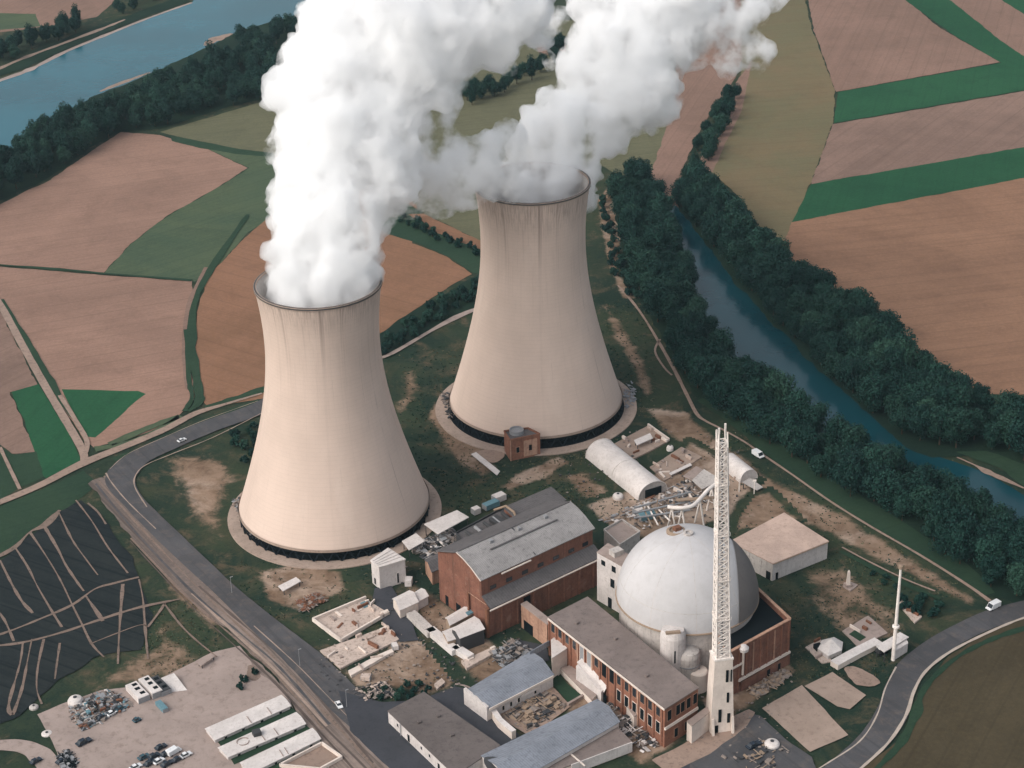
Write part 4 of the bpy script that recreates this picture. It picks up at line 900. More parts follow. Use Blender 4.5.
obj("ledge", on_wall(A, B_, .16, 1.0, 5.6, 6.6, 1.3), "cream", t); obj("plinth", on_wall(A, B_, .2, 1.0, 0, 4.8, 1.15), "brick", t); obj("ledge", on_wall(A, B_, .0, .22, 13.5, 14.2, 1.2), "cream", t)
obj("vent_pipe", MB().tube([A.lerp(B_, .26) + Vector((-.5, -1.6, 8)), A.lerp(B_, .26) + Vector((-.5, -1.6, z - 3))], .5, 8), "cream", t); obj("vent_cowl", MB().lathe(A.lerp(B_, .26) + Vector((-.5, -1.6, z - 3)), [(.6, 0), (2.0, 1), (2.2, 2.4), (1.2, 3.4), (0, 3.6)], 14), "white", t)
for s, w_ in ((.62, .05), (.8, .04)): obj("doorway", on_wall(A, B_, s, s + w_, 0, 3.4, 1.25), "dark", t)

# --- white block left of the dome and the pipework above it
z = hgt(598, 600, 552)
t = block("auxiliary_block", "white block wedged between the brick hall and the dome", "annexe", [(597, 552), (608, 543), (632, 556), (622, 566)], z, "white", "pale", over=.15, thick=.4)
f = FOOT[t]; A, B_ = up(f[0], 0), up(f[3], 0)
for s0, z0, z1 in ((.55, z * .45, z * .62), (.18, z * .8, z * .9), (.6, z * .78, z * .9)): opening(t, A, B_, s0, s0 + .16, z0, z1, "window", "dark", "white")
obj("doorway", on_wall(A, B_, .45, .6, 0, 5, .14), "dark", t); obj("roof_box", MB().box(f[0].lerp(f[2], .55), 5, 4, 2.4, .6), "drum", t)
block("stair_block", "pale stair block behind the top of the brick hall's far end", "annexe", [(604, 530), (622, 520), (640, 532), (620, 545)], 12, "drum", "pale", parapet=1.1)
t = thing("overhead_pipe", "thick white pipe arching over legs behind the dome top", "pipeline", G(690, 530))
pz = 9
pts = [G(668, 507, 14), G(680, 508, 14.5), G(692, 506, 14.5), G(700, 499, 14.5), G(708, 490, 15), G(716, 484, 15)]
obj("pipe", MB().tube(catmull(pts, 5), .95, 10), "mast", t)
for x, y in ((672, 507), (682, 508), (700, 499), (712, 487)):
    p = G(x, y, 14); obj("leg", MB().beam(up(p, 0) + Vector((2, -2, 0)), up(p, 13.6), .6), "mast", t); obj("leg", MB().beam(up(p, 0) + Vector((-2, 2, 0)), up(p, 13.6), .6), "mast", t)
obj("walkway", MB().beam(G(676, 500, 11), G(722, 497, 11), 2.2, .4), "wood", t)
t = thing("pipe_rack", "rusty steel pipe rack standing behind the top of the dome", "pipe rack", G(660, 522)); rr_ = random.Random(4)
for i in range(7):
    p = G(646 + i * 5.5, 514 + (i % 3) * 4); obj("post", MB().beam(p, up(p, 8 + i % 3 * 2), .5), "wood", t)
for i in range(6):
    a = G(640 + i * 6, 500 + i * 3, 8.5); b = G(652 + i * 6, 527 - i * 2, 8.5); obj("rail", MB().beam(a, b, .55), "mast" if i % 2 else "wood", t)
for i in range(3): obj("pipe", MB().tube([G(634, 508 + i * 5, 9.5), G(690, 492 + i * 9, 9.5)], .5, 7), "greymetal", t)

# --- lattice mast
mbp = G(719, 727); zs = hgt(719, 727, 655); zm = hgt(719, 727, 431)
t = thing("lattice_mast", "tall cream lattice vent mast on a rectangular base in front of the dome", "lattice mast", mbp)
ang = rad(10); Rz = Matrix.Rotation(ang, 3, 'Z')
def corner(w, d, z_): return [mbp + Rz @ Vector((x * w / 2, y * d / 2, z_)) for x, y in ((-1, -1), (1, -1), (1, 1), (-1, 1))]
cb, ct = corner(9.6, 8.4, 0), corner(7.2, 6.6, zs)
obj("base_shaft", MB().add(cb + ct, [(3, 2, 1, 0), (4, 5, 6, 7)] + [(i, (i + 1) % 4, (i + 1) % 4 + 4, i + 4) for i in range(4)]), "cream", t)
for x0, z0, h_, w_ in ((1.6, zs * .70, 5.5, 1.0), (3.4, zs * .70, 5.5, .5), (2.2, zs * .42, 4.6, .9), (-1.2, zs * .16, 6.0, 1.2), (2.8, zs * .14, 4.4, 1.2), (-2.6, zs * .02, 3.4, 1.4)):
    obj("slot", MB().box(mbp + Rz @ Vector((x0 * .9, -4.17 + .62 * z0 / zs, z0)), w_, .3, h_, ang), "dark", t)
for x in (-4.0, 4.0): obj("buttress", MB().beam(mbp + Rz @ Vector((x, -5.6, 0)), mbp + Rz @ Vector((x, -4.3, zs * .22)), 1.0), "cream", t)
obj("ledge", MB().prism([p + (p - up(mbp, p.z)).normalized() * .5 for p in corner(7.0, 6.4, zs + .5)], zs - .3), "mast", t)
def leg(i, z_):
    u = (z_ - zs) / (zm - zs); w = 5.5 - 2.3 * u; return corner(w, w * .9, z_)[i] + Vector((-2.6 * u, 0, 0))
nb_ = 30
for i in range(4): obj("mast_leg", MB().beam(leg(i, zs - .5), leg(i, zm), .55), "mast", t)
obj("flue", MB().tube([up(mbp, zs), up(mbp, zm - 4) + Vector((-2.5, 0, 0))], [.5, .4], 8), "greymetal", t)
for k in range(nb_):
    z0 = zs + (zm - 4 - zs) * k / nb_; z1 = zs + (zm - 4 - zs) * (k + 1) / nb_; mb = MB()
    for i in range(4):
        j = (i + 1) % 4; mb.beam(leg(i, z0), leg(j, z1), .3); mb.beam(leg(j, z0), leg(i, z1), .3); mb.beam(leg(i, z1), leg(j, z1), .34)
    obj("bracing", mb, "mast", t)
for u in (.18, .36, .56, .78):
    z_ = zs + (zm - zs) * u; q = [c_ + Vector((-2.6 * u, 0, 0)) for c_ in corner(6.4 - 2.4 * u, 6.0 - 2.2 * u, z_)]; obj("platform", MB().prism(q, z_ - .3), "mast", t); mb = MB()
    for i in range(4): mb.beam(up(q[i], z_ + 1.2), up(q[(i + 1) % 4], z_ + 1.2), .15); mb.beam(q[i], up(q[i], z_ + 1.2), .15)
    obj("railing", mb, "mast", t)
for i in (0, 2): obj("top_spike", MB().beam(leg(i, zm), leg(i, zm) + Vector((0, 0, 2.2)), .7), "mast", t)
obj("ladder", MB().beam(mbp + Rz @ Vector((2.9, -2.8, zs)), mbp + Rz @ Vector((-.9, -1.7, zm - 6)), .5, .2), "greymetal", t)
t = block("gatehouse", "cream blank walled gatehouse left of the mast's base", "gatehouse", [(687, 721), (706, 707), (711, 711), (692, 726)], hgt(688, 740, 721), "cream", "pale", over=.1, thick=.3)
f = FOOT[t]; opening(t, up(f[0], 0), up(f[1], 0), .4, .46, 4, 5, "window", "dark", "cream")

# --- buildings on the right and behind
z = hgt(773, 581, 563)
t = block("flat_store", "square building with a plain tan roof and white end wall", "warehouse", [(731, 541), (784, 513), (828, 541), (773, 563)], z, "white", "rooftan", over=.5)
f = FOOT[t]; obj("west_wall", on_wall(up(f[0], 0), up(f[3], 0), 0, 1, 0, z - .6, .12), "drum", t); obj("door", on_wall(up(f[0], 0), up(f[3], 0), .86, .96, 0, 4, .3), "dark", t); obj("door", on_wall(up(f[3], 0), up(f[2], 0), .06, .1, 0, 3.5, .2), "dark", t)
obj("eave_trim", MB().beam(f[3] + Vector((0, -.75, -.3)), f[2] + Vector((0, -.75, -.3)), .3), "wood", t)
# half round hangar
def vault(name, label, cat, a, b, r, h, mat, endmat, group=None, ns=16):
    d = (b - a).normalized(); n_ = Vector((-d.y, d.x, 0)); t = thing(name, label, cat, (a + b) / 2, group); vs = []
    for p in (a, b):
        for i in range(ns + 1):
            q = math.pi * i / ns; vs.append(p + n_ * r * math.cos(q) + Vector((0, 0, h * math.sin(q) ** .8)))
    m = ns + 1; obj("vault", MB().add(vs, [(i, i + 1, m + i + 1, m + i) for i in range(ns)]), mat, t, smooth=True)
    e1 = [v - d * -.4 for v in vs[:m]]; e2 = [v - d * .4 for v in vs[m:]]
    obj("end_wall", MB().add(e1, [tuple(range(m - 1, -1, -1))]), endmat, t); obj("end_wall", MB().add(e2, [tuple(range(m))]), endmat, t); return t, d, n_
a, b = G(600, 454), G(653, 497); t, d, n_ = vault("hangar", "long white half round hangar near the farther tower", "hangar", a, b, 8.2, 8.2, "whiteroof", "drum")
obj("door", MB().box(b + d * .2, .5, 9, 5, math.atan2(d.y, d.x)), "dark", t)
for s in (.0, .5, 1.0):
    vs = [a.lerp(b, s) + n_ * 8.35 * math.cos(q) + Vector((0, 0, 8.35 * math.sin(q) ** .8)) for q in [math.pi * i / 14 for i in range(15)]]; obj("rib", MB().tube(vs, .2, 5), "whiteroof", t)
a, b = G(728, 464), G(749, 481); t, d, n_ = vault("long_tank", "white rounded storage shell lying behind the lattice mast", "tank", a, b, 5.0, 6.2, "whiteroof", "white")
obj("saddle", MB().box(a.lerp(b, .3), 1, 11, 1.4, math.atan2(d.y, d.x)), "concrete", t); obj("saddle", MB().box(a.lerp(b, .75), 1, 11, 1.4, math.atan2(d.y, d.x)), "concrete", t)
sheet_roof("ramp_slab", "grey sloping slab at the end of the white storage shell", "slab", [(742, 482), (750, 478), (763, 487), (757, 490)], (4, 4, 1.5, 1.5), "drum", True)
for x, y in ((739, 492), (754, 494)):
    p = G(x, y); t = thing("marker_post", "thin pale post standing below the sloping slab, " + ("left" if x == 739 else "right") + " of two", "post", p); obj("shaft", MB().beam(p, up(p, 7), .4), "mast", t); obj("head", MB().box(up(p, 7), 1.6, .8, .8), "mast", t)
# brick pump house by tower B
z = hgt(511, 459, 438)
t = block("pump_house", "small brick house with a round tank, built against the farther tower", "pump house", [(504, 431), (528, 428), (540, 434), (510, 440)], z, "brick2", "roofdark", parapet=.9)
f = FOOT[t]; tp = f[0].lerp(f[2], .35); obj("roof_tank", MB().lathe(up(tp, z - .6), [(3.6, 0), (3.6, 2.2), (3.2, 2.2), (3.2, 1.4), (0, 1.4)], 20), "greymetal", t)
A, B_ = up(f[3], 0), up(f[2], 0); obj("pale_pier", on_wall(A, B_, 0, .03, 0, z, .3), "brick3", t)
for s in (.2, .62): opening(t, A, B_, s, s + .1, 4, 7, "window", "dark", "brick3")
obj("patch", on_wall(A, B_, .45, .9, 1, z - 2, .15), "brick3", t)
sheet_roof("ramp", "long white ramp strip on the grass before the farther tower", "ramp", [(471, 454), (476, 452), (500, 471), (497, 475)], (1.2, 1.2, .8, .8), "whiteroof", True)
flat("dirt_bank", [(474, 452), (492, 450), (505, 455), (498, 462), (488, 462)], ZA - .02, "track", True, .8)
# white cubic house by tower A
z = hgt(379, 589, 566)
t = block("white_house", "boxy white house by the foot of the nearer tower", "house", [(371, 560), (388, 548), (405, 559), (379, 567)], z, "white", "whiteroof", over=.4)
f = FOOT[t]
A, B_ = up(f[3], 0), up(f[2], 0); opening(t, A, B_, .66, .72, 1, 6, "window", "dark", "white"); opening(t, up(f[0], 0), A, .3, .5, 1, 4, "window", "dark", "white")
for s in (.2, .4, .6, .8): obj("roof_rib", MB().beam(f[0].lerp(f[3], s) + Vector((0, 0, .15)), f[1].lerp(f[2], s) + Vector((0, 0, .15)), .25), "white", t)
obj("side_porch", MB().prism([up(p, 3.2) for p in (B_, B_ + Vector((3, -.5, 0)), B_ + Vector((2.5, -4, 0)), B_ + Vector((-.5, -4, 0)))], 0), "white", t)
sheet_roof("canopy", "large white flat canopy between the nearer tower and the hall", "canopy", [(424, 524), (457, 510), (469, 517), (438, 534)], (7, 7, 6.5, 6.5), "whiteroof")
sheet_roof("canopy", "smaller pale canopy beside the boxy white house", "canopy", [(402, 541), (416, 533), (425, 541), (409, 550)], (5, 5, 4.6, 4.6), "whiteroof")
t = gable("lean_shed", "small pale brick shed against the hall's left corner", "shed", [(425, 560), (432, 572), (446, 566), (438, 554)], 7, 2, "brick3", "roofdark")
# three long white sheds in the yard
for i, (px, lab) in enumerate((([(206, 729), (215, 740), (290, 706), (281, 696)], "long white roofed shed, uppermost of three in the yard corner"), ([(219, 748), (228, 757), (305, 724), (296, 713)], "long white roofed shed, middle of three with a unit on its roof"), ([(241, 763), (249, 774), (320, 739), (312, 729)], "long white roofed shed, lowest of three in the yard corner"))):
    t = gable("storage_shed", lab, "shed", px, 2.1, .6, "white", "whiteroof", "long white sheds in the yard"); f = FOOT[t]
    for s in (.12, .35, .6, .85): opening(t, up(f[1], 0), up(f[2], 0), s, s + .035, .1, 1.5, "window", "dark", "white")
    for s in (.48, .75 - .1 * i): obj("roof_joint", MB().beam((f[0] + f[1]) / 2 * (1 - s) + (f[2] + f[3]) / 2 * s + Vector((0, 0, .9)), f[1].lerp(f[2], s) + Vector((0, 0, .35)), .3), "pale", t)
    if i == 1: obj("rooftop_unit", MB().box(G(257, 735, 2.6), 3.2, 3, 2, .4), "darkmetal", t); obj("hatch_ring", MB().lathe(G(243, 742, 2.5), [(2.6, 0), (2.6, .4), (2.2, .4), (2.2, 0)], 20), "pale", t)
    flat("lawn", [(px[1][0] + 2, px[1][1] + 1), (px[1][0] + 6, px[1][1] + 7), (px[2][0] + 6, px[2][1] + 6), (px[2][0] + 1, px[2][1] + 1)], ZA + .02 + i * .01, "green2", False, .5)
t = thing("walled_lot", "open dirt lot inside low cream walls below the long white sheds", "enclosure", G(320, 755)); mb = MB(); pp = [G(322, 746), G(342, 760), G(320, 772), G(280, 768), G(322, 746)]
for a, b in zip(pp, pp[1:]): mb.beam(up(a, 1), up(b, 1), .7, 2)
obj("wall", mb, "cream", t); obj("yard_floor", MB().prism([up(p, ZA + .06) for p in pp[:-1]], 0), "track", t)
# ------------------------------------------------------------------ ruins, clutter, vehicles
def slab(name, label, cat, px, z0, mat, seed=0, bits=10, group=None, rim=None):
    """a broken floor slab with remnants of walls and rubble"""
    q = [G(x, y) for x, y in px]; c = sum(q, Vector()) / len(q); t = thing(name, label, cat, up(c, 0), group); o = rough_outline(q, 3, .5, seed)
    obj("floor_slab", MB().prism([up(p, z0) for p in o], -.1), mat, t); rnd = random.Random(seed)
    if rim:
        for i in rim:
            a, b = q[i], q[(i + 1) % len(q)]; obj("wall_remnant", MB().beam(up(a, z0 + .5), up(b, z0 + .5), .8, 1.6), "cream", t)
    for _ in range(bits):
        u, v = rnd.random(), rnd.random(); p = q[0].lerp(q[1], u).lerp(q[3].lerp(q[2], u), v); a = rnd.uniform(0, 3)
        obj("wall_stub", MB().box(up(p, z0), rnd.uniform(1.5, 6), rnd.uniform(.5, 1.2), rnd.uniform(.3, 1.6), a if rnd.random() < .4 else (-.95 if rnd.random() < .5 else .65)), rnd.choice(["ruin", "pale", "cream", "rust"]), t)
    return t
slab("ruined_floor", "broken pale floor slab with a blue patch, beside the side road", "ruin", [(313, 622), (366, 600), (389, 615), (341, 643)], .8, "ruin", 3, 16, None, (0, 2, 3))
obj("blue_sheet", MB().prism([G(360, 603, 1.0), G(367, 600, 1.0), G(372, 605, 1.0), G(364, 608, 1.0)], .85), "blue", [o for o in C.objects if o.name.startswith("ruined_floor") and o.parent is None][-1])
slab("ruined_floor", "longer broken pale floor slab beside the dark road", "ruin", [(320, 652), (387, 628), (399, 641), (341, 670)], .9, "ruin", 5, 14)
slab("ruined_floor", "broken floor with rubble behind the white half round hangar", "ruin", [(612, 446), (648, 427), (669, 442), (630, 462)], .8, "slab", 6, 12, None, (1,))
slab("ruined_floor", "broken floor with low walls between hangar and lattice mast", "ruin", [(650, 468), (682, 448), (702, 458), (664, 482)], .7, "slab", 7, 14)
slab("ruined_floor", "cluttered pale slab behind the pipe rack at the hangar end", "ruin", [(622, 512), (668, 488), (674, 496), (640, 522)], .8, "slab", 8, 12)
slab("ruined_floor", "brown slab in front of the grey shed behind the pipework", "ruin", [(672, 492), (692, 482), (700, 494), (682, 506)], .6, "slab", 9, 4)
slab("ruined_floor", "pale slab with a square pit beside the thin mast", "ruin", [(842, 632), (868, 617), (888, 634), (858, 648)], .6, "pale", 10, 3)
obj("pit", MB().prism([G(849, 634, .75), G(855, 630, .75), G(866, 637, .75), G(860, 641, .75)], .62), "green2", [o for o in C.objects if o.name.startswith("ruined_floor") and o.parent is None][-1])
slab("ruined_floor", "long ruined strip behind the thin mast near the bushes", "ruin", [(898, 605), (903, 600), (922, 618), (915, 624)], .9, "ruin", 11, 4)
slab("ruined_floor", "small slab under the short pale obelisk on the lawn", "plinth", [(842, 587), (848, 582), (857, 586), (850, 592)], .7, "pale", 12, 0)
slab("ruined_floor", "narrow broken strip across the scrub left of the brick hall", "ruin", [(348, 673), (392, 651), (394, 654), (351, 678)], 1.4, "cream", 13, 2)
slab("foundation", "small tan slab lying among grass above the dark yard", "slab", [(434, 686), (442, 680), (446, 684), (437, 691)], 1.2, "ruin", 14, 0)
slab("foundation", "grey slab beside the overgrown court left of the blue grey shed", "slab", [(462, 663), (494, 650), (497, 655), (467, 671)], 1.5, "ruin", 15, 2)
sheet_roof("grey_shed", "pale grey roofed shed just left of the lattice mast", "shed", [(692, 480), (704, 469), (722, 480), (702, 489)], (6, 6, 5.4, 5.4), "drum", True)
sheet_roof("grey_shed", "low pale roofed shed behind the grey roofed one by the mast", "shed", [(683, 476), (696, 466), (704, 470), (692, 480)], (4, 4, 4, 4), "pale", True)
sheet_roof("trough", "long white trough lying in the grass between broken floors", "trough", [(669, 473), (690, 463), (692, 465), (671, 475)], (1.6, 1.6, 1.6, 1.6), "whiteroof", True)
sheet_roof("carport", "ragged white roofed carport on the slab behind the hangar", "carport", [(634, 440), (650, 433), (653, 438), (637, 445)], (4, 4, 3.4, 3.4), "whiteroof", True)
# sheds below the gable
t = gable("small_shed", "small shed with a pale and blue sheet roof under the brick gable", "shed", [(446, 618), (450, 625), (473, 613), (468, 605)], 6, 1.2, "wood", "whiteroof"); obj("blue_sheet", MB().prism([G(464, 611, 7.1), G(470, 607, 7.1), G(474, 612, 6.6), G(468, 615, 6.6)], 6.3), "blue", t)
t = gable("small_shed", "dark sided shed with the largest white roof under the brick gable", "shed", [(452, 629), (460, 638), (484, 629), (474, 617)], 7.5, 1.4, "darkmetal", "whiteroof")
gable("small_shed", "low white roofed shed left of the dark sided shed", "shed", [(443, 632), (448, 641), (462, 637), (455, 627)], 4.5, 1.0, "wood", "whiteroof")
gable("small_hut", "cream hut with two roof slopes beside the side road", "hut", [(393, 599), (400, 610), (418, 602), (409, 591)], 5.0, 2.0, "cream", "whiteroof")
gable("small_hut", "white hut right behind the cream hut by the side road", "hut", [(411, 595), (417, 602), (428, 596), (421, 589)], 4.5, 1.2, "white", "whiteroof")
for i, (a, b, l) in enumerate((((411, 614), (432, 634), "grey rusted long duct lying upper end of the diagonal row"), ((430, 630), (456, 652), "white long duct in the middle of the diagonal row"), ((455, 648), (471, 658), "white ragged duct end at the lower end of the diagonal row"))):
    t = thing("long_duct", l + " left of the hall", "duct", G((a[0] + b[0]) / 2, (a[1] + b[1]) / 2)); obj("casing", MB().beam(G(*a, 1.6), G(*b, 1.6), 4.4 - i * .4, 2.6), "drum" if i == 0 else "whiteroof", t)
    for s in (.25, .75): p = G(*a).lerp(G(*b), s); obj("support", MB().box(p, 1, 4, .5, .8), "concrete", t)
for px, l in (([(293, 578), (301, 574), (303, 577), (283, 588)][::1], None),): pass
sheet_roof("trailer_roof", "lone white flat shelter on bare ground below the nearer tower", "shelter", [(278, 586), (296, 577), (301, 581), (283, 591)], (2.8, 2.8, 2.6, 2.6), "whiteroof")
# monument and thin mast group
p = G(848, 586, .7); t = thing("obelisk", "short pale obelisk on a small slab", "monument", p); hh = 7.5
obj("shaft", MB().add([p + Vector((x * .9, y * .9, 0)) for x, y in ((-1, -1), (1, -1), (1, 1), (-1, 1))] + [p + Vector((x * .5, y * .5, hh)) for x, y in ((-1, -1), (1, -1), (1, 1), (-1, 1))] + [p + Vector((0, 0, hh + 1))], [(0, 1, 5, 4), (1, 2, 6, 5), (2, 3, 7, 6), (3, 0, 4, 7), (4, 5, 8), (5, 6, 8), (6, 7, 8), (7, 4, 8)]), "cream", t); obj("plinth", MB().box(p, 3, 3, 1.2, .3), "pale", t)
p = G(893, 660); zm2 = hgt(893, 660, 568); t = thing("thin_mast", "slender cream ventilation mast beside the right hand road", "mast", p)
obj("shaft", MB().tube([p, up(p, zm2 * .33), up(p, zm2)], [.85, .75, .5], 14), "mast", t); obj("collar", MB().lathe(up(p, zm2 * .36), [(.9, 0), (1.5, .2), (1.5, .9), (.9, 1.1)], 14), "mast", t); obj("cap", MB().lathe(up(p, zm2 - .5), [(.6, 0), (1.0, .3), (1.0, 1.6), (.4, 1.9), (0, 1.9)], 14), "wood", t)
sheet_roof("mast_shed", "white ragged roofed shed at the foot of the slender mast", "shed", [(876, 646), (900, 632), (909, 637), (884, 652)], (6, 6, 5.4, 5.4), "whiteroof")
block("mast_hut", "small white hut under the slender mast's shed roof", "hut", [(892, 645), (906, 638), (908, 643), (895, 651)], 4.6, "white", "whiteroof", over=.1, thick=.3)
wall_run("white_wall", "long thick white wall running left from the slender mast", [(834, 668), (856, 656), (878, 645)], 2.4, 4.2, "cream", cap="whiteroof")
t = thing("white_tent", "white many sided tent on a slab in the grass right of the dome", "tent", G(830, 650)); q = [G(x, y, 2.2) for x, y in ((817, 648), (822, 640), (834, 637), (843, 642), (842, 650), (828, 656))]; pk = sum(q, Vector()) / 6 + Vector((0, 0, 3.4))
obj("canopy", MB().add(ccw(q) + [pk], [(i, (i + 1) % 6, 6) for i in range(6)]), "whiteroof", t); obj("skirt", MB().prism([up(x, 2.2) for x in inset(ccw(q), -.15)], 0), "white", t); obj("entrance", MB().box(G(818, 650), 3, 3, 2.6, .4), "dark", t)
slab("ruined_floor", "weathered slab on the left of the white tent", "slab", [(805, 648), (820, 640), (832, 662), (822, 664)], .5, "ruin", 21, 2)
t = thing("tracked_machine", "dark compact machine parked below the slender mast's shed", "machine", G(881, 653)); c = G(881, 653)
obj("body", MB().box(c + Vector((0, 0, 1)), 4.5, 2.6, 1.4, .6), "darkmetal", t); obj("cab", MB().box(c + Vector((-.6, 0, 2.4)), 1.8, 2, 1.5, .6), "carwhite", t); obj("track", MB().box(c + Vector((.7, -1.4, 0)), 4.2, .7, 1.1, .6), "tyre", t); obj("track", MB().box(c + Vector((-.7, 1.4, 0)), 4.2, .7, 1.1, .6), "tyre", t)
# vehicles
def vehicle(name, label, cat, px, py, heading_px, body, L=4.4, Wd=1.9, H=1.5, kind="car", group=None):
    c = G(px, py, ZA + .06); d = G(*heading_px) - G(px, py); a = math.atan2(d.y, d.x); R_ = Matrix.Rotation(a, 3, 'Z'); t = thing(name, label, cat, c, group)
    def loc(x, y, z): return c + R_ @ Vector((x, y, z))
    sec = [(-L / 2, .45, .85), (-L / 2 + .15, .35, 1.0), (L * .18, .3, 1.0), (L / 2 - .2, .35, .82), (L / 2, .45, .65)] if kind == "car" else [(-L / 2, .5, H * .95), (L * .22, .45, H * .95), (L * .38, .45, 1.15), (L / 2, .5, .95)]
    vs = [loc(x, s * Wd / 2, z) for x, z0, z1 in sec for s, z in ((-1, z0), (-1, z1), (1, z1), (1, z0))]; n_ = len(sec)
    obj("body", MB().add(vs, [(i * 4 + j, i * 4 + (j + 1) % 4, (i + 1) * 4 + (j + 1) % 4, (i + 1) * 4 + j) for i in range(n_ - 1) for j in range(4)] + [(3, 2, 1, 0), tuple(range((n_ - 1) * 4, n_ * 4))]), body, t)
    if kind == "car":
        lo = [(-L * .40, .86), (L * .22, .86)]; hi = [(-L * .28, .72), (L * .05, .72)]
        vs = [loc(x, s * Wd / 2 * k, z) for (x, k), z in zip(lo + hi, (.98, .98, H, H)) for s in (-1, 1)]
        obj("cabin", MB().add(vs, [(0, 2, 3, 1), (4, 5, 7, 6), (0, 4, 6, 2), (1, 3, 7, 5), (0, 1, 5, 4), (2, 6, 7, 3)]), "glass", t)
        obj("roof_panel", MB().prism([loc(x, s * Wd * .34, H + .05) for x, s in ((-L * .27, -1), (L * .04, -1), (L * .04, 1), (-L * .27, 1))], c.z + H - .02), body, t)
    else:
        obj("windscreen", MB().prism([loc(x, s * Wd * .44, z) for x, s, z in ((L * .24, -1, H * .93), (L * .375, -1, 1.25), (L * .375, 1, 1.25), (L * .24, 1, H * .93))], c.z + 1.1), "glass", t)
    for x in (-L * .3, L * .3):
        for s in (-1, 1): obj("wheel", MB().tube([loc(x, s * (Wd / 2 - .22), .33), loc(x, s * (Wd / 2 + .04), .33)], .33, 10), "tyre", t)
    for s in (-1, 1): obj("headlight", MB().box(loc(L / 2 - .05, s * Wd * .33, .55), .15, .3, .2, a), "carwhite", t)
    return t
vehicle("car", "white car driving alone on the road above the bend", "car", 182, 441, (190, 437.5), "carwhite", 4.8, 2.1)
vehicle("car", "white car stopped at the edge of the dark road by the kerb", "car", 339, 706, (342, 711), "carwhite", 4.8, 2.1)
vehicle("van", "white van at the end of the right hand road", "van", 993, 608, (987, 611), "carwhite", 6.8, 2.8, 3.0, "van")
vehicle("car", "long dark car on the asphalt right of the mast's base", "car", 754, 746, (760, 743), "cardark", 7.0, 2.6, 1.8)
vehicle("pickup", "dark blue pickup on the concrete yard near the scrap heap", "pickup", 84, 743, (92, 739), "cardark", 6.5, 2.6, 2.0)
vehicle("car", "small teal car in the middle of the concrete yard", "car", 137, 721, (141, 719), "carblue", 3.4, 2.1, 1.7)
vehicle("van", "white van parked in the row at the yard's lower edge", "van", 174, 753, (181, 749), "carwhite", 6.0, 2.6, 2.6, "van", "vehicles parked at the yard's lower edge")
vehicle("car", "white car beside dark vehicles at the yard's lower edge", "car", 159, 762, (166, 758), "carwhite", 5, 2.3, 1.7, "car", "vehicles parked at the yard's lower edge")
for i, (x, y) in enumerate(((150, 764), (166, 755), (154, 757), (167, 765))): vehicle("car", "dark vehicle in the parked row, " + ["lower end of the row", "next to the white van", "left end of the row", "closest to the picture edge"][i], "car", x, y, (x + 7, y - 4), "cardark", 5.2, 2.2, 1.8, "car", "vehicles parked at the yard's lower edge")
vehicle("van", "white van parked on the river footpath", "van", 758, 456, (763, 459), "carwhite", 6.5, 3.0, 2.8, "van")
for i, (x, y, m_, lab) in enumerate(((144, 758, "carblue", "teal car at the upper left of the parked row"), (178, 760, "cardark", "dark car under the right end of the parked row"), (161, 748, "cardark", "dark car above the middle of the parked row"), (136, 768, "carwhite", "white car at the lower left of the parked row"), (186, 756, "carwhite", "white car at the right tip of the parked row"))):
    vehicle("car", lab, "car", x, y, (x + 7, y - 3.6), m_, 5, 2.2, 1.7, "car", "vehicles parked at the yard's lower edge")
for i, (x, y, m_, lab) in enumerate(((112, 714, "carwhite", "white car drawn up at the lower edge of the scrap heap"), (121, 709, "carblue", "teal car at the right corner of the scrap heap"), (102, 718, "cardark", "dark car at the scrap heap's lower edge"), (62, 762, "cardark", "dark car at the yard's lower left edge by the drive"), (36, 762, "cardark", "dark car on the curved drive"))):
    vehicle("car", lab, "car", x, y, (x + 7, y - 4), m_, 5, 2.2, 1.7)
# tanks and small white things
def pod(name, label, cat, px, py, r, h, mat="whiteroof"):
    c = G(px, py); t = thing(name, label, cat, c); obj("shell", MB().lathe(c, [(r, 0), (r, h * .55), (r * .8, h * .85), (r * .4, h), (0, h * 1.02)], 20), mat, t, smooth=False); obj("hatch", MB().lathe(c + Vector((0, 0, h)), [(r * .25, 0), (r * .25, .3), (0, .35)], 10), "darkmetal", t); return t
pod("water_tank", "white domed tank alone on brown grass below the hangar", "tank", 618, 498, 2.6, 2.4); pod("water_tank", "small white tank on the broken floor between hangar and mast", "tank", 670, 450, 1.8, 2.6)
pod("round_tank", "pale round tank with a dark hole at the scrap heap's corner", "tank", 76, 704, 3.2, 3.4); pod("round_tank", "small round pale tank in grass left of the concrete yard", "tank", 34, 708, 1.9, 1.2, "drum")
pod("dish_cover", "white upturned shell on grass at the concrete yard's left edge", "cover", 47, 734, 2.2, .8); pod("dish_cover", "white pod beside the dark car right of the mast's base", "cover", 772, 746, 3.0, 2.4)
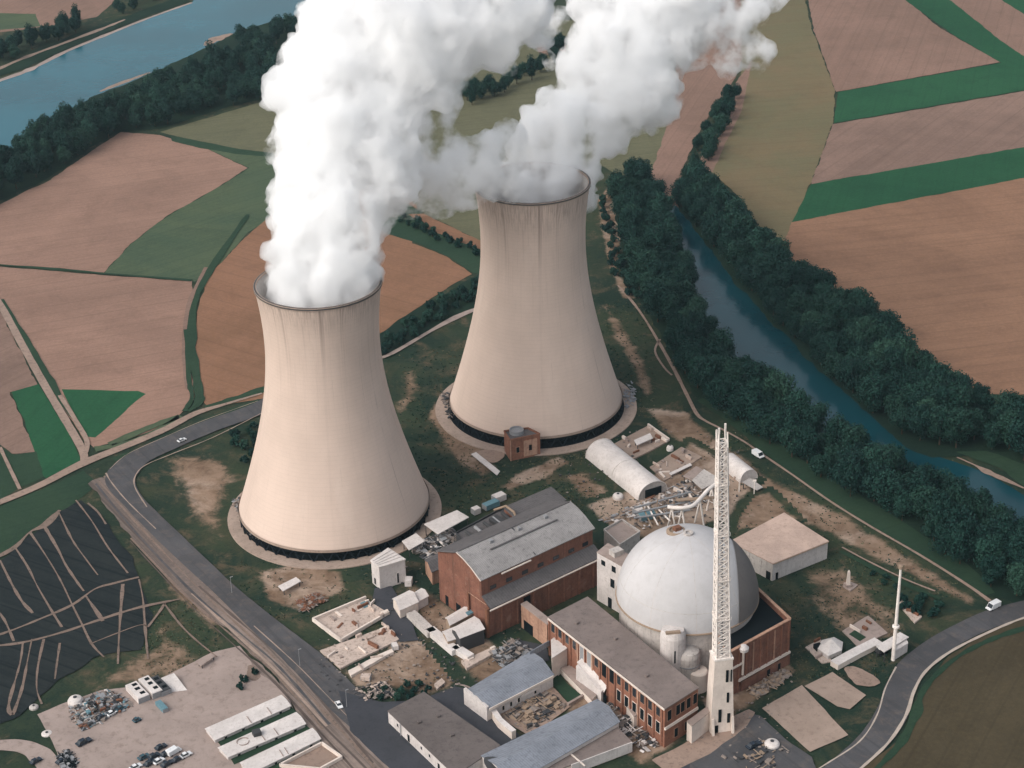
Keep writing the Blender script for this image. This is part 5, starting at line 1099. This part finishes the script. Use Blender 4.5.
# containers and wrecks
def crate(name, label, cat, px, py, sx, sy, h, rz, mat, group=None):
    c = G(px, py, ZA); t = thing(name, label, cat, c, group); obj("box", MB().box(c, sx, sy, h, rz), mat, t); obj("lid", MB().box(c + Vector((0, 0, h + .002)), sx * .96, sy * .96, .15, rz), mat, t)
    R_ = Matrix.Rotation(rz, 3, 'Z')
    if sx > 10:
        for u in (-.32, -.05, .26): obj("roof_hole", MB().box(c + R_ @ Vector((u * sx, (u * 7 % 1 - .5) * sy * .5, h + .16)), sx * .15, sy * .42, .05, rz), "dark", t)
    for s in (-1, 1): obj("end_rib", MB().box(c + R_ @ Vector((s * sx * .5, 0, 0)), .2, sy * 1.03, h * .98, rz), "greymetal", t)
    return t
crate("container", "white wrecked unit with dark holes, left of the pair in the yard", "container", 138, 695, 12, 5, 2.6, -.95, "whiteroof"); crate("container", "white wrecked unit with dark holes, right of the pair in the yard", "container", 151, 690, 13, 4.5, 2.8, -.95, "whiteroof")
crate("container", "dark scrapped unit beside the white ramp in the yard", "container", 160, 688, 12, 4.5, 2.2, -.95, "darkmetal"); crate("container", "dull green unit lying at the foot of the wrecked pair", "container", 162, 708, 7, 2.4, 1.6, -.95, "blue")
sheet_roof("loading_ramp", "pale sloping ramp at the top of the concrete yard", "ramp", [(161, 678), (174, 673), (188, 691), (172, 693)], (3.2, 3.2, .4, .4), "whiteroof", True)
sheet_roof("lean_roof", "pale narrow lean-to on the upper edge of the yard", "lean-to", [(197, 663), (213, 654), (215, 656), (201, 666)], (2.4, 2.4, 2.2, 2.2), "pale", True)
crate("container", "white container lying between dark tanks above the hall roof", "container", 499, 500, 6, 4, 3.0, .65, "whiteroof"); crate("container", "pale blue container next to the white one above the hall roof", "container", 491, 507, 8, 3.6, 2.6, .65, "blue"); crate("container", "small pale container at the left end above the hall roof", "container", 476, 513, 3.6, 3.2, 2.8, .65, "whiteroof")
crate("container", "white container among the pipes behind the dome", "container", 640, 513, 6, 4, 3, .65, "whiteroof"); crate("container", "blue and white container near the pipe rack foot", "container", 648, 518, 9, 3.6, 2.8, .4, "blue")
crate("crate", "small white crate in scrub at the broken slab's corner", "crate", 395, 648, 2.4, 3.4, 1.8, .3, "whiteroof"); crate("crate", "small tan crate at the end of the narrow broken strip", "crate", 366, 679, 4, 3, 1.8, -.2, "ruin")
HEAPS = {}
def heap(label, poly, n, seed, hmax=3.5, mats=("debris",), smax=3.5, cat="scrap heap", nm="scrap_heap"):
    rnd = random.Random(seed); poly = [G(x, y, ZA) for x, y in poly]; k = 0; mb, ml, _ = HEAPS.setdefault(label, (MB(), [], nm)); f0 = len(mb.f); mt = rnd.choice(mats)
    while k < n * 2.2:
        u, v = rnd.random(), rnd.random(); p = poly[0].lerp(poly[1], u).lerp(poly[3].lerp(poly[2], u), v); e = min(u, 1 - u, v, 1 - v) * 2
        s = rnd.uniform(.4, 1) ** 1.6 * smax * .72; e_ = rnd.random(); q = MB().box((0, 0, 0), s * 2.4, .3, .25) if e_ < .4 else MB().box((0, 0, 0), s * 1.3, s * rnd.uniform(.6, 1.2), .14) if e_ < .65 else MB().box((0, 0, 0), s, s * rnd.uniform(.3, .8), s * rnd.uniform(.15, .5)); R_ = Matrix.Rotation(rnd.choice([.65, -.95, .65, -.95, rnd.uniform(0, 6)]) + rnd.uniform(-.15, .15), 3, 'Z') @ Matrix.Rotation(rnd.uniform(-.35, .35), 3, 'X'); zz = rnd.uniform(0, 1) * hmax * e
        mb.add([R_ @ v_ + p + Vector((0, 0, zz)) for v_ in q.v], q.f); k += 1
    ml.append((mt, f0, len(mb.f)))
for i, (m_, n_) in enumerate((("debris", 90), ("greymetal", 80), ("darkmetal", 70), ("rust", 26), ("whiteroof", 40), ("blue", 20))): heap("scrap metal heaped on the left of the concrete yard", [(68, 708), (108, 690), (132, 705), (84, 731)], n_, 40 + i, 4.5, (m_,))
for i, m_ in enumerate(("debris", "greymetal", "darkmetal")): heap("rubble in the gap under the nearer tower's left edge", [(233, 500), (240, 498), (262, 540), (252, 538)], 40, 50 + i, 3, (m_,), 3, nm="rubble")
for i, m_ in enumerate(("debris", "greymetal", "darkmetal", "whiteroof")): heap("rubble and parts behind the dome", [(600, 520), (690, 478), (715, 500), (640, 530)], 40, 60 + i, 2.5, (m_,), 3, nm="rubble")
for i, m_ in enumerate(("debris", "wood", "darkmetal", "wood")): heap("rubble in the court between the blue grey sheds", [(500, 716), (548, 690), (566, 706), (528, 732)], 26, 70 + i, 2.5, (m_,), 4, nm="rubble")
for i, m_ in enumerate(("debris", "darkmetal", "whiteroof")): heap("rubble at the foot of the brick office front", [(600, 705), (625, 700), (660, 745), (640, 752)], 22, 80 + i, 3, (m_,), 4, nm="rubble")
for i, m_ in enumerate(("debris", "darkmetal", "greymetal")): heap("scrap in the dark court beside the link corridor", [(490, 655), (515, 640), (532, 652), (505, 668)], 45, 90 + i, 4, (m_,), 4, nm="scrap_heap")
for i, m_ in enumerate(("debris", "wood")): heap("rubble along the foot of the brick enclosure", [(748, 690), (785, 668), (792, 675), (758, 700)], 40, 100 + i, 1.5, (m_,), 3, nm="rubble")
for i, m_ in enumerate(("debris", "darkmetal", "ruin")): heap("rubble on the bank by the dark road", [(352, 690), (385, 680), (395, 695), (368, 702)], 18, 110 + i, 1.5, (m_,), 3, nm="rubble")
for i, m_ in enumerate(("rust", "debris")): heap("reddish rubble below the nearer tower", [(296, 602), (318, 592), (326, 600), (304, 612)], 40, 120 + i, 1.5, (m_,), 3, nm="rubble")
for i, m_ in enumerate(("darkmetal", "debris", "whiteroof", "greymetal")): heap("junk between canopies left of the hall", [(408, 548), (450, 528), (466, 540), (430, 562)], 40, 130 + i, 3, (m_,), 4, nm="rubble")
for i, m_ in enumerate(("debris", "wood", "darkmetal")): heap("building remains by the asphalt right of the mast", [(722, 758), (760, 740), (800, 748), (760, 775)], 7, 140 + i, 1.5, (m_,), 4, nm="rubble")
for i, m_ in enumerate(("debris", "darkmetal", "greymetal")): heap("rubble round the apron of the farther tower, " + ("left" if i < 2 else "right") + " side", [(440, 395), (448, 392), (462, 415), (450, 420)] if i < 2 else [(622, 395), (632, 380), (636, 400), (626, 410)], 30, 150 + i, 1.5, (m_,), 3, nm="rubble")
for i, m_ in enumerate(("darkmetal", "dark", "greymetal")): heap("scrap at the left edge of the concrete yard", [(58, 756), (68, 750), (78, 766), (64, 772)], 25, 160 + i, 2, (m_,), 3)
for label, (mb, ml, nm) in HEAPS.items():
    o = obj(nm, mb, ml[0][0]); tag(o, label, None, None, "stuff")
    for j, (mt, a, b) in enumerate(ml):
        if j: o.data.materials.append(M[mt])
        for q in range(a, b): o.data.polygons[q].material_index = j
# lamp posts along the road
for i, (x, y, h_) in enumerate(((300, 667, 9), (347, 708, 9), (232, 594, 9))):
    p = G(x, y); t = thing("lamp_post", ["lamp post beside the dark road near the broken slab", "lamp post by the stopped white car", "lamp post on the road below the nearer tower"][i], "lamp post", p); obj("pole", MB().tube([p, up(p, h_)], [.14, .09], 6), "greymetal", t); obj("lamp_head", MB().box(up(p, h_) + Vector((.5, 0, -.1)), 1.4, .35, .2, .6), "greymetal", t)

# rough grass tufts and small litter over the works
def cover(name, label, regions, n, size, mat, seed, flat_=False):
    rnd = random.Random(seed); mb = MB()
    for (x0, y0, x1, y1), share in regions:
        for _ in range(int(n * share)):
            x, y = rnd.uniform(x0, x1), rnd.uniform(y0, y1)
            p = G(x, y)
            if noise.noise(Vector((p.x * .03, p.y * .03, seed))) < rnd.uniform(-.5, .35): continue
            if (p - TA[1]).length < 52 or (p - TB[1]).length < 54: continue
            if flat_:
                s = size * rnd.uniform(.4, 1.2); q = MB().box((0, 0, 0), s, s * rnd.uniform(.3, .9), s * rnd.uniform(.1, .5), rnd.uniform(0, 3)); mb.add([v + up(p, ZA - .05) for v in q.v], q.f); continue
            for k in range(4):
                a = rnd.uniform(0, 3.14); s = size * rnd.uniform(.5, 1.3); o = Vector((rnd.gauss(0, s * .5), rnd.gauss(0, s * .5), 0)); u = Vector((math.cos(a), math.sin(a), 0)) * s * .5; w = Vector((rnd.gauss(0, .3), rnd.gauss(0, .3), 1)) * s * .55
                mb.add([p + o - u, p + o + u, p + o + u * .5 + w, p + o - u * .6 + w], [(0, 1, 2, 3)])
    o = obj(name, mb, mat, base=(0, 0, 0)); tag(o, label, None, None, "stuff"); return o
WK = [((400, 345, 470, 520), .14), ((470, 440, 600, 500), .1), ((560, 440, 640, 520), .06), ((600, 300, 655, 420), .08), ((700, 430, 960, 600), .26), ((780, 560, 900, 680), .14), ((140, 600, 220, 690), .06), ((360, 560, 520, 690), .06), ((240, 560, 350, 620), .04)]
cover("tall_grass", "rough tufts of dark grass and scrub over the works' lawns", WK, 4200, .75, "leaf2", 3)
cover("tall_grass", "straw coloured tufts over the works' rough ground", WK, 5000, .7, "olive", 5)
cover("litter", "small pale debris scattered on the ground round the buildings", [((390, 530, 520, 700), .3), ((560, 430, 740, 530), .3), ((320, 640, 460, 700), .2), ((690, 660, 800, 768), .2)], 600, 1.0, "debris", 7, True)
cover("litter", "small dark debris scattered on the ground round the buildings", [((390, 530, 520, 700), .35), ((560, 430, 740, 530), .35), ((320, 640, 460, 700), .3)], 500, 1.1, "darkmetal", 9, True)
hz = obj('haze', MB().prism([(1700, -160, 478), (1700, 3000, 478), (-1700, 3000, 478), (-1700, -160, 478)], -1), volume_mat('haze_air', (.62, .84, .95, 1), .000032, .3), base=(0, 0, -1)); tag(hz, kind='stuff', label='thin bluish air over the valley')
# ------------------------------------------------------------------ light, air and render settings
SUN = Vector((-.70, -.45, .72)).normalized(); el = math.asin(SUN.z); az = math.atan2(SUN.x, SUN.y)
ld = bpy.data.lights.new("sun", 'SUN'); ld.energy = .7; ld.angle = rad(50); ld.color = (1, .95, .88)
so = bpy.data.objects.new("sun", ld); SC.collection.objects.link(so); so.rotation_euler = SUN.to_track_quat('Z', 'Y').to_euler()
wd = bpy.data.worlds.new("World"); SC.world = wd; wd.use_nodes = True; wn = wd.node_tree.nodes; bg = wn["Background"]
sk = wn.new('ShaderNodeTexSky'); sk.sky_type = 'NISHITA'; sk.sun_disc = False; sk.sun_elevation = el; sk.sun_rotation = az; sk.dust_density = 4; sk.air_density = 1.2; sk.ozone_density = 1
hs = wn.new('ShaderNodeHueSaturation'); hs.inputs['Saturation'].default_value = .38
wd.node_tree.links.new(sk.outputs[0], hs.inputs['Color']); wd.node_tree.links.new(hs.outputs[0], bg.inputs['Color']); bg.inputs['Strength'].default_value = .15
SC.view_settings.view_transform = 'Standard'; SC.view_settings.look = 'None'; SC.view_settings.gamma = 1; SC.view_settings.exposure = 0.4
SC.cycles.use_denoising = True; SC.cycles.denoiser = 'OPENIMAGEDENOISE'
SC.cycles.max_bounces = 36; SC.cycles.volume_bounces = 32; SC.cycles.diffuse_bounces = 3; SC.cycles.glossy_bounces = 2; SC.cycles.transmission_bounces = 2; SC.cycles.transparent_max_bounces = 8
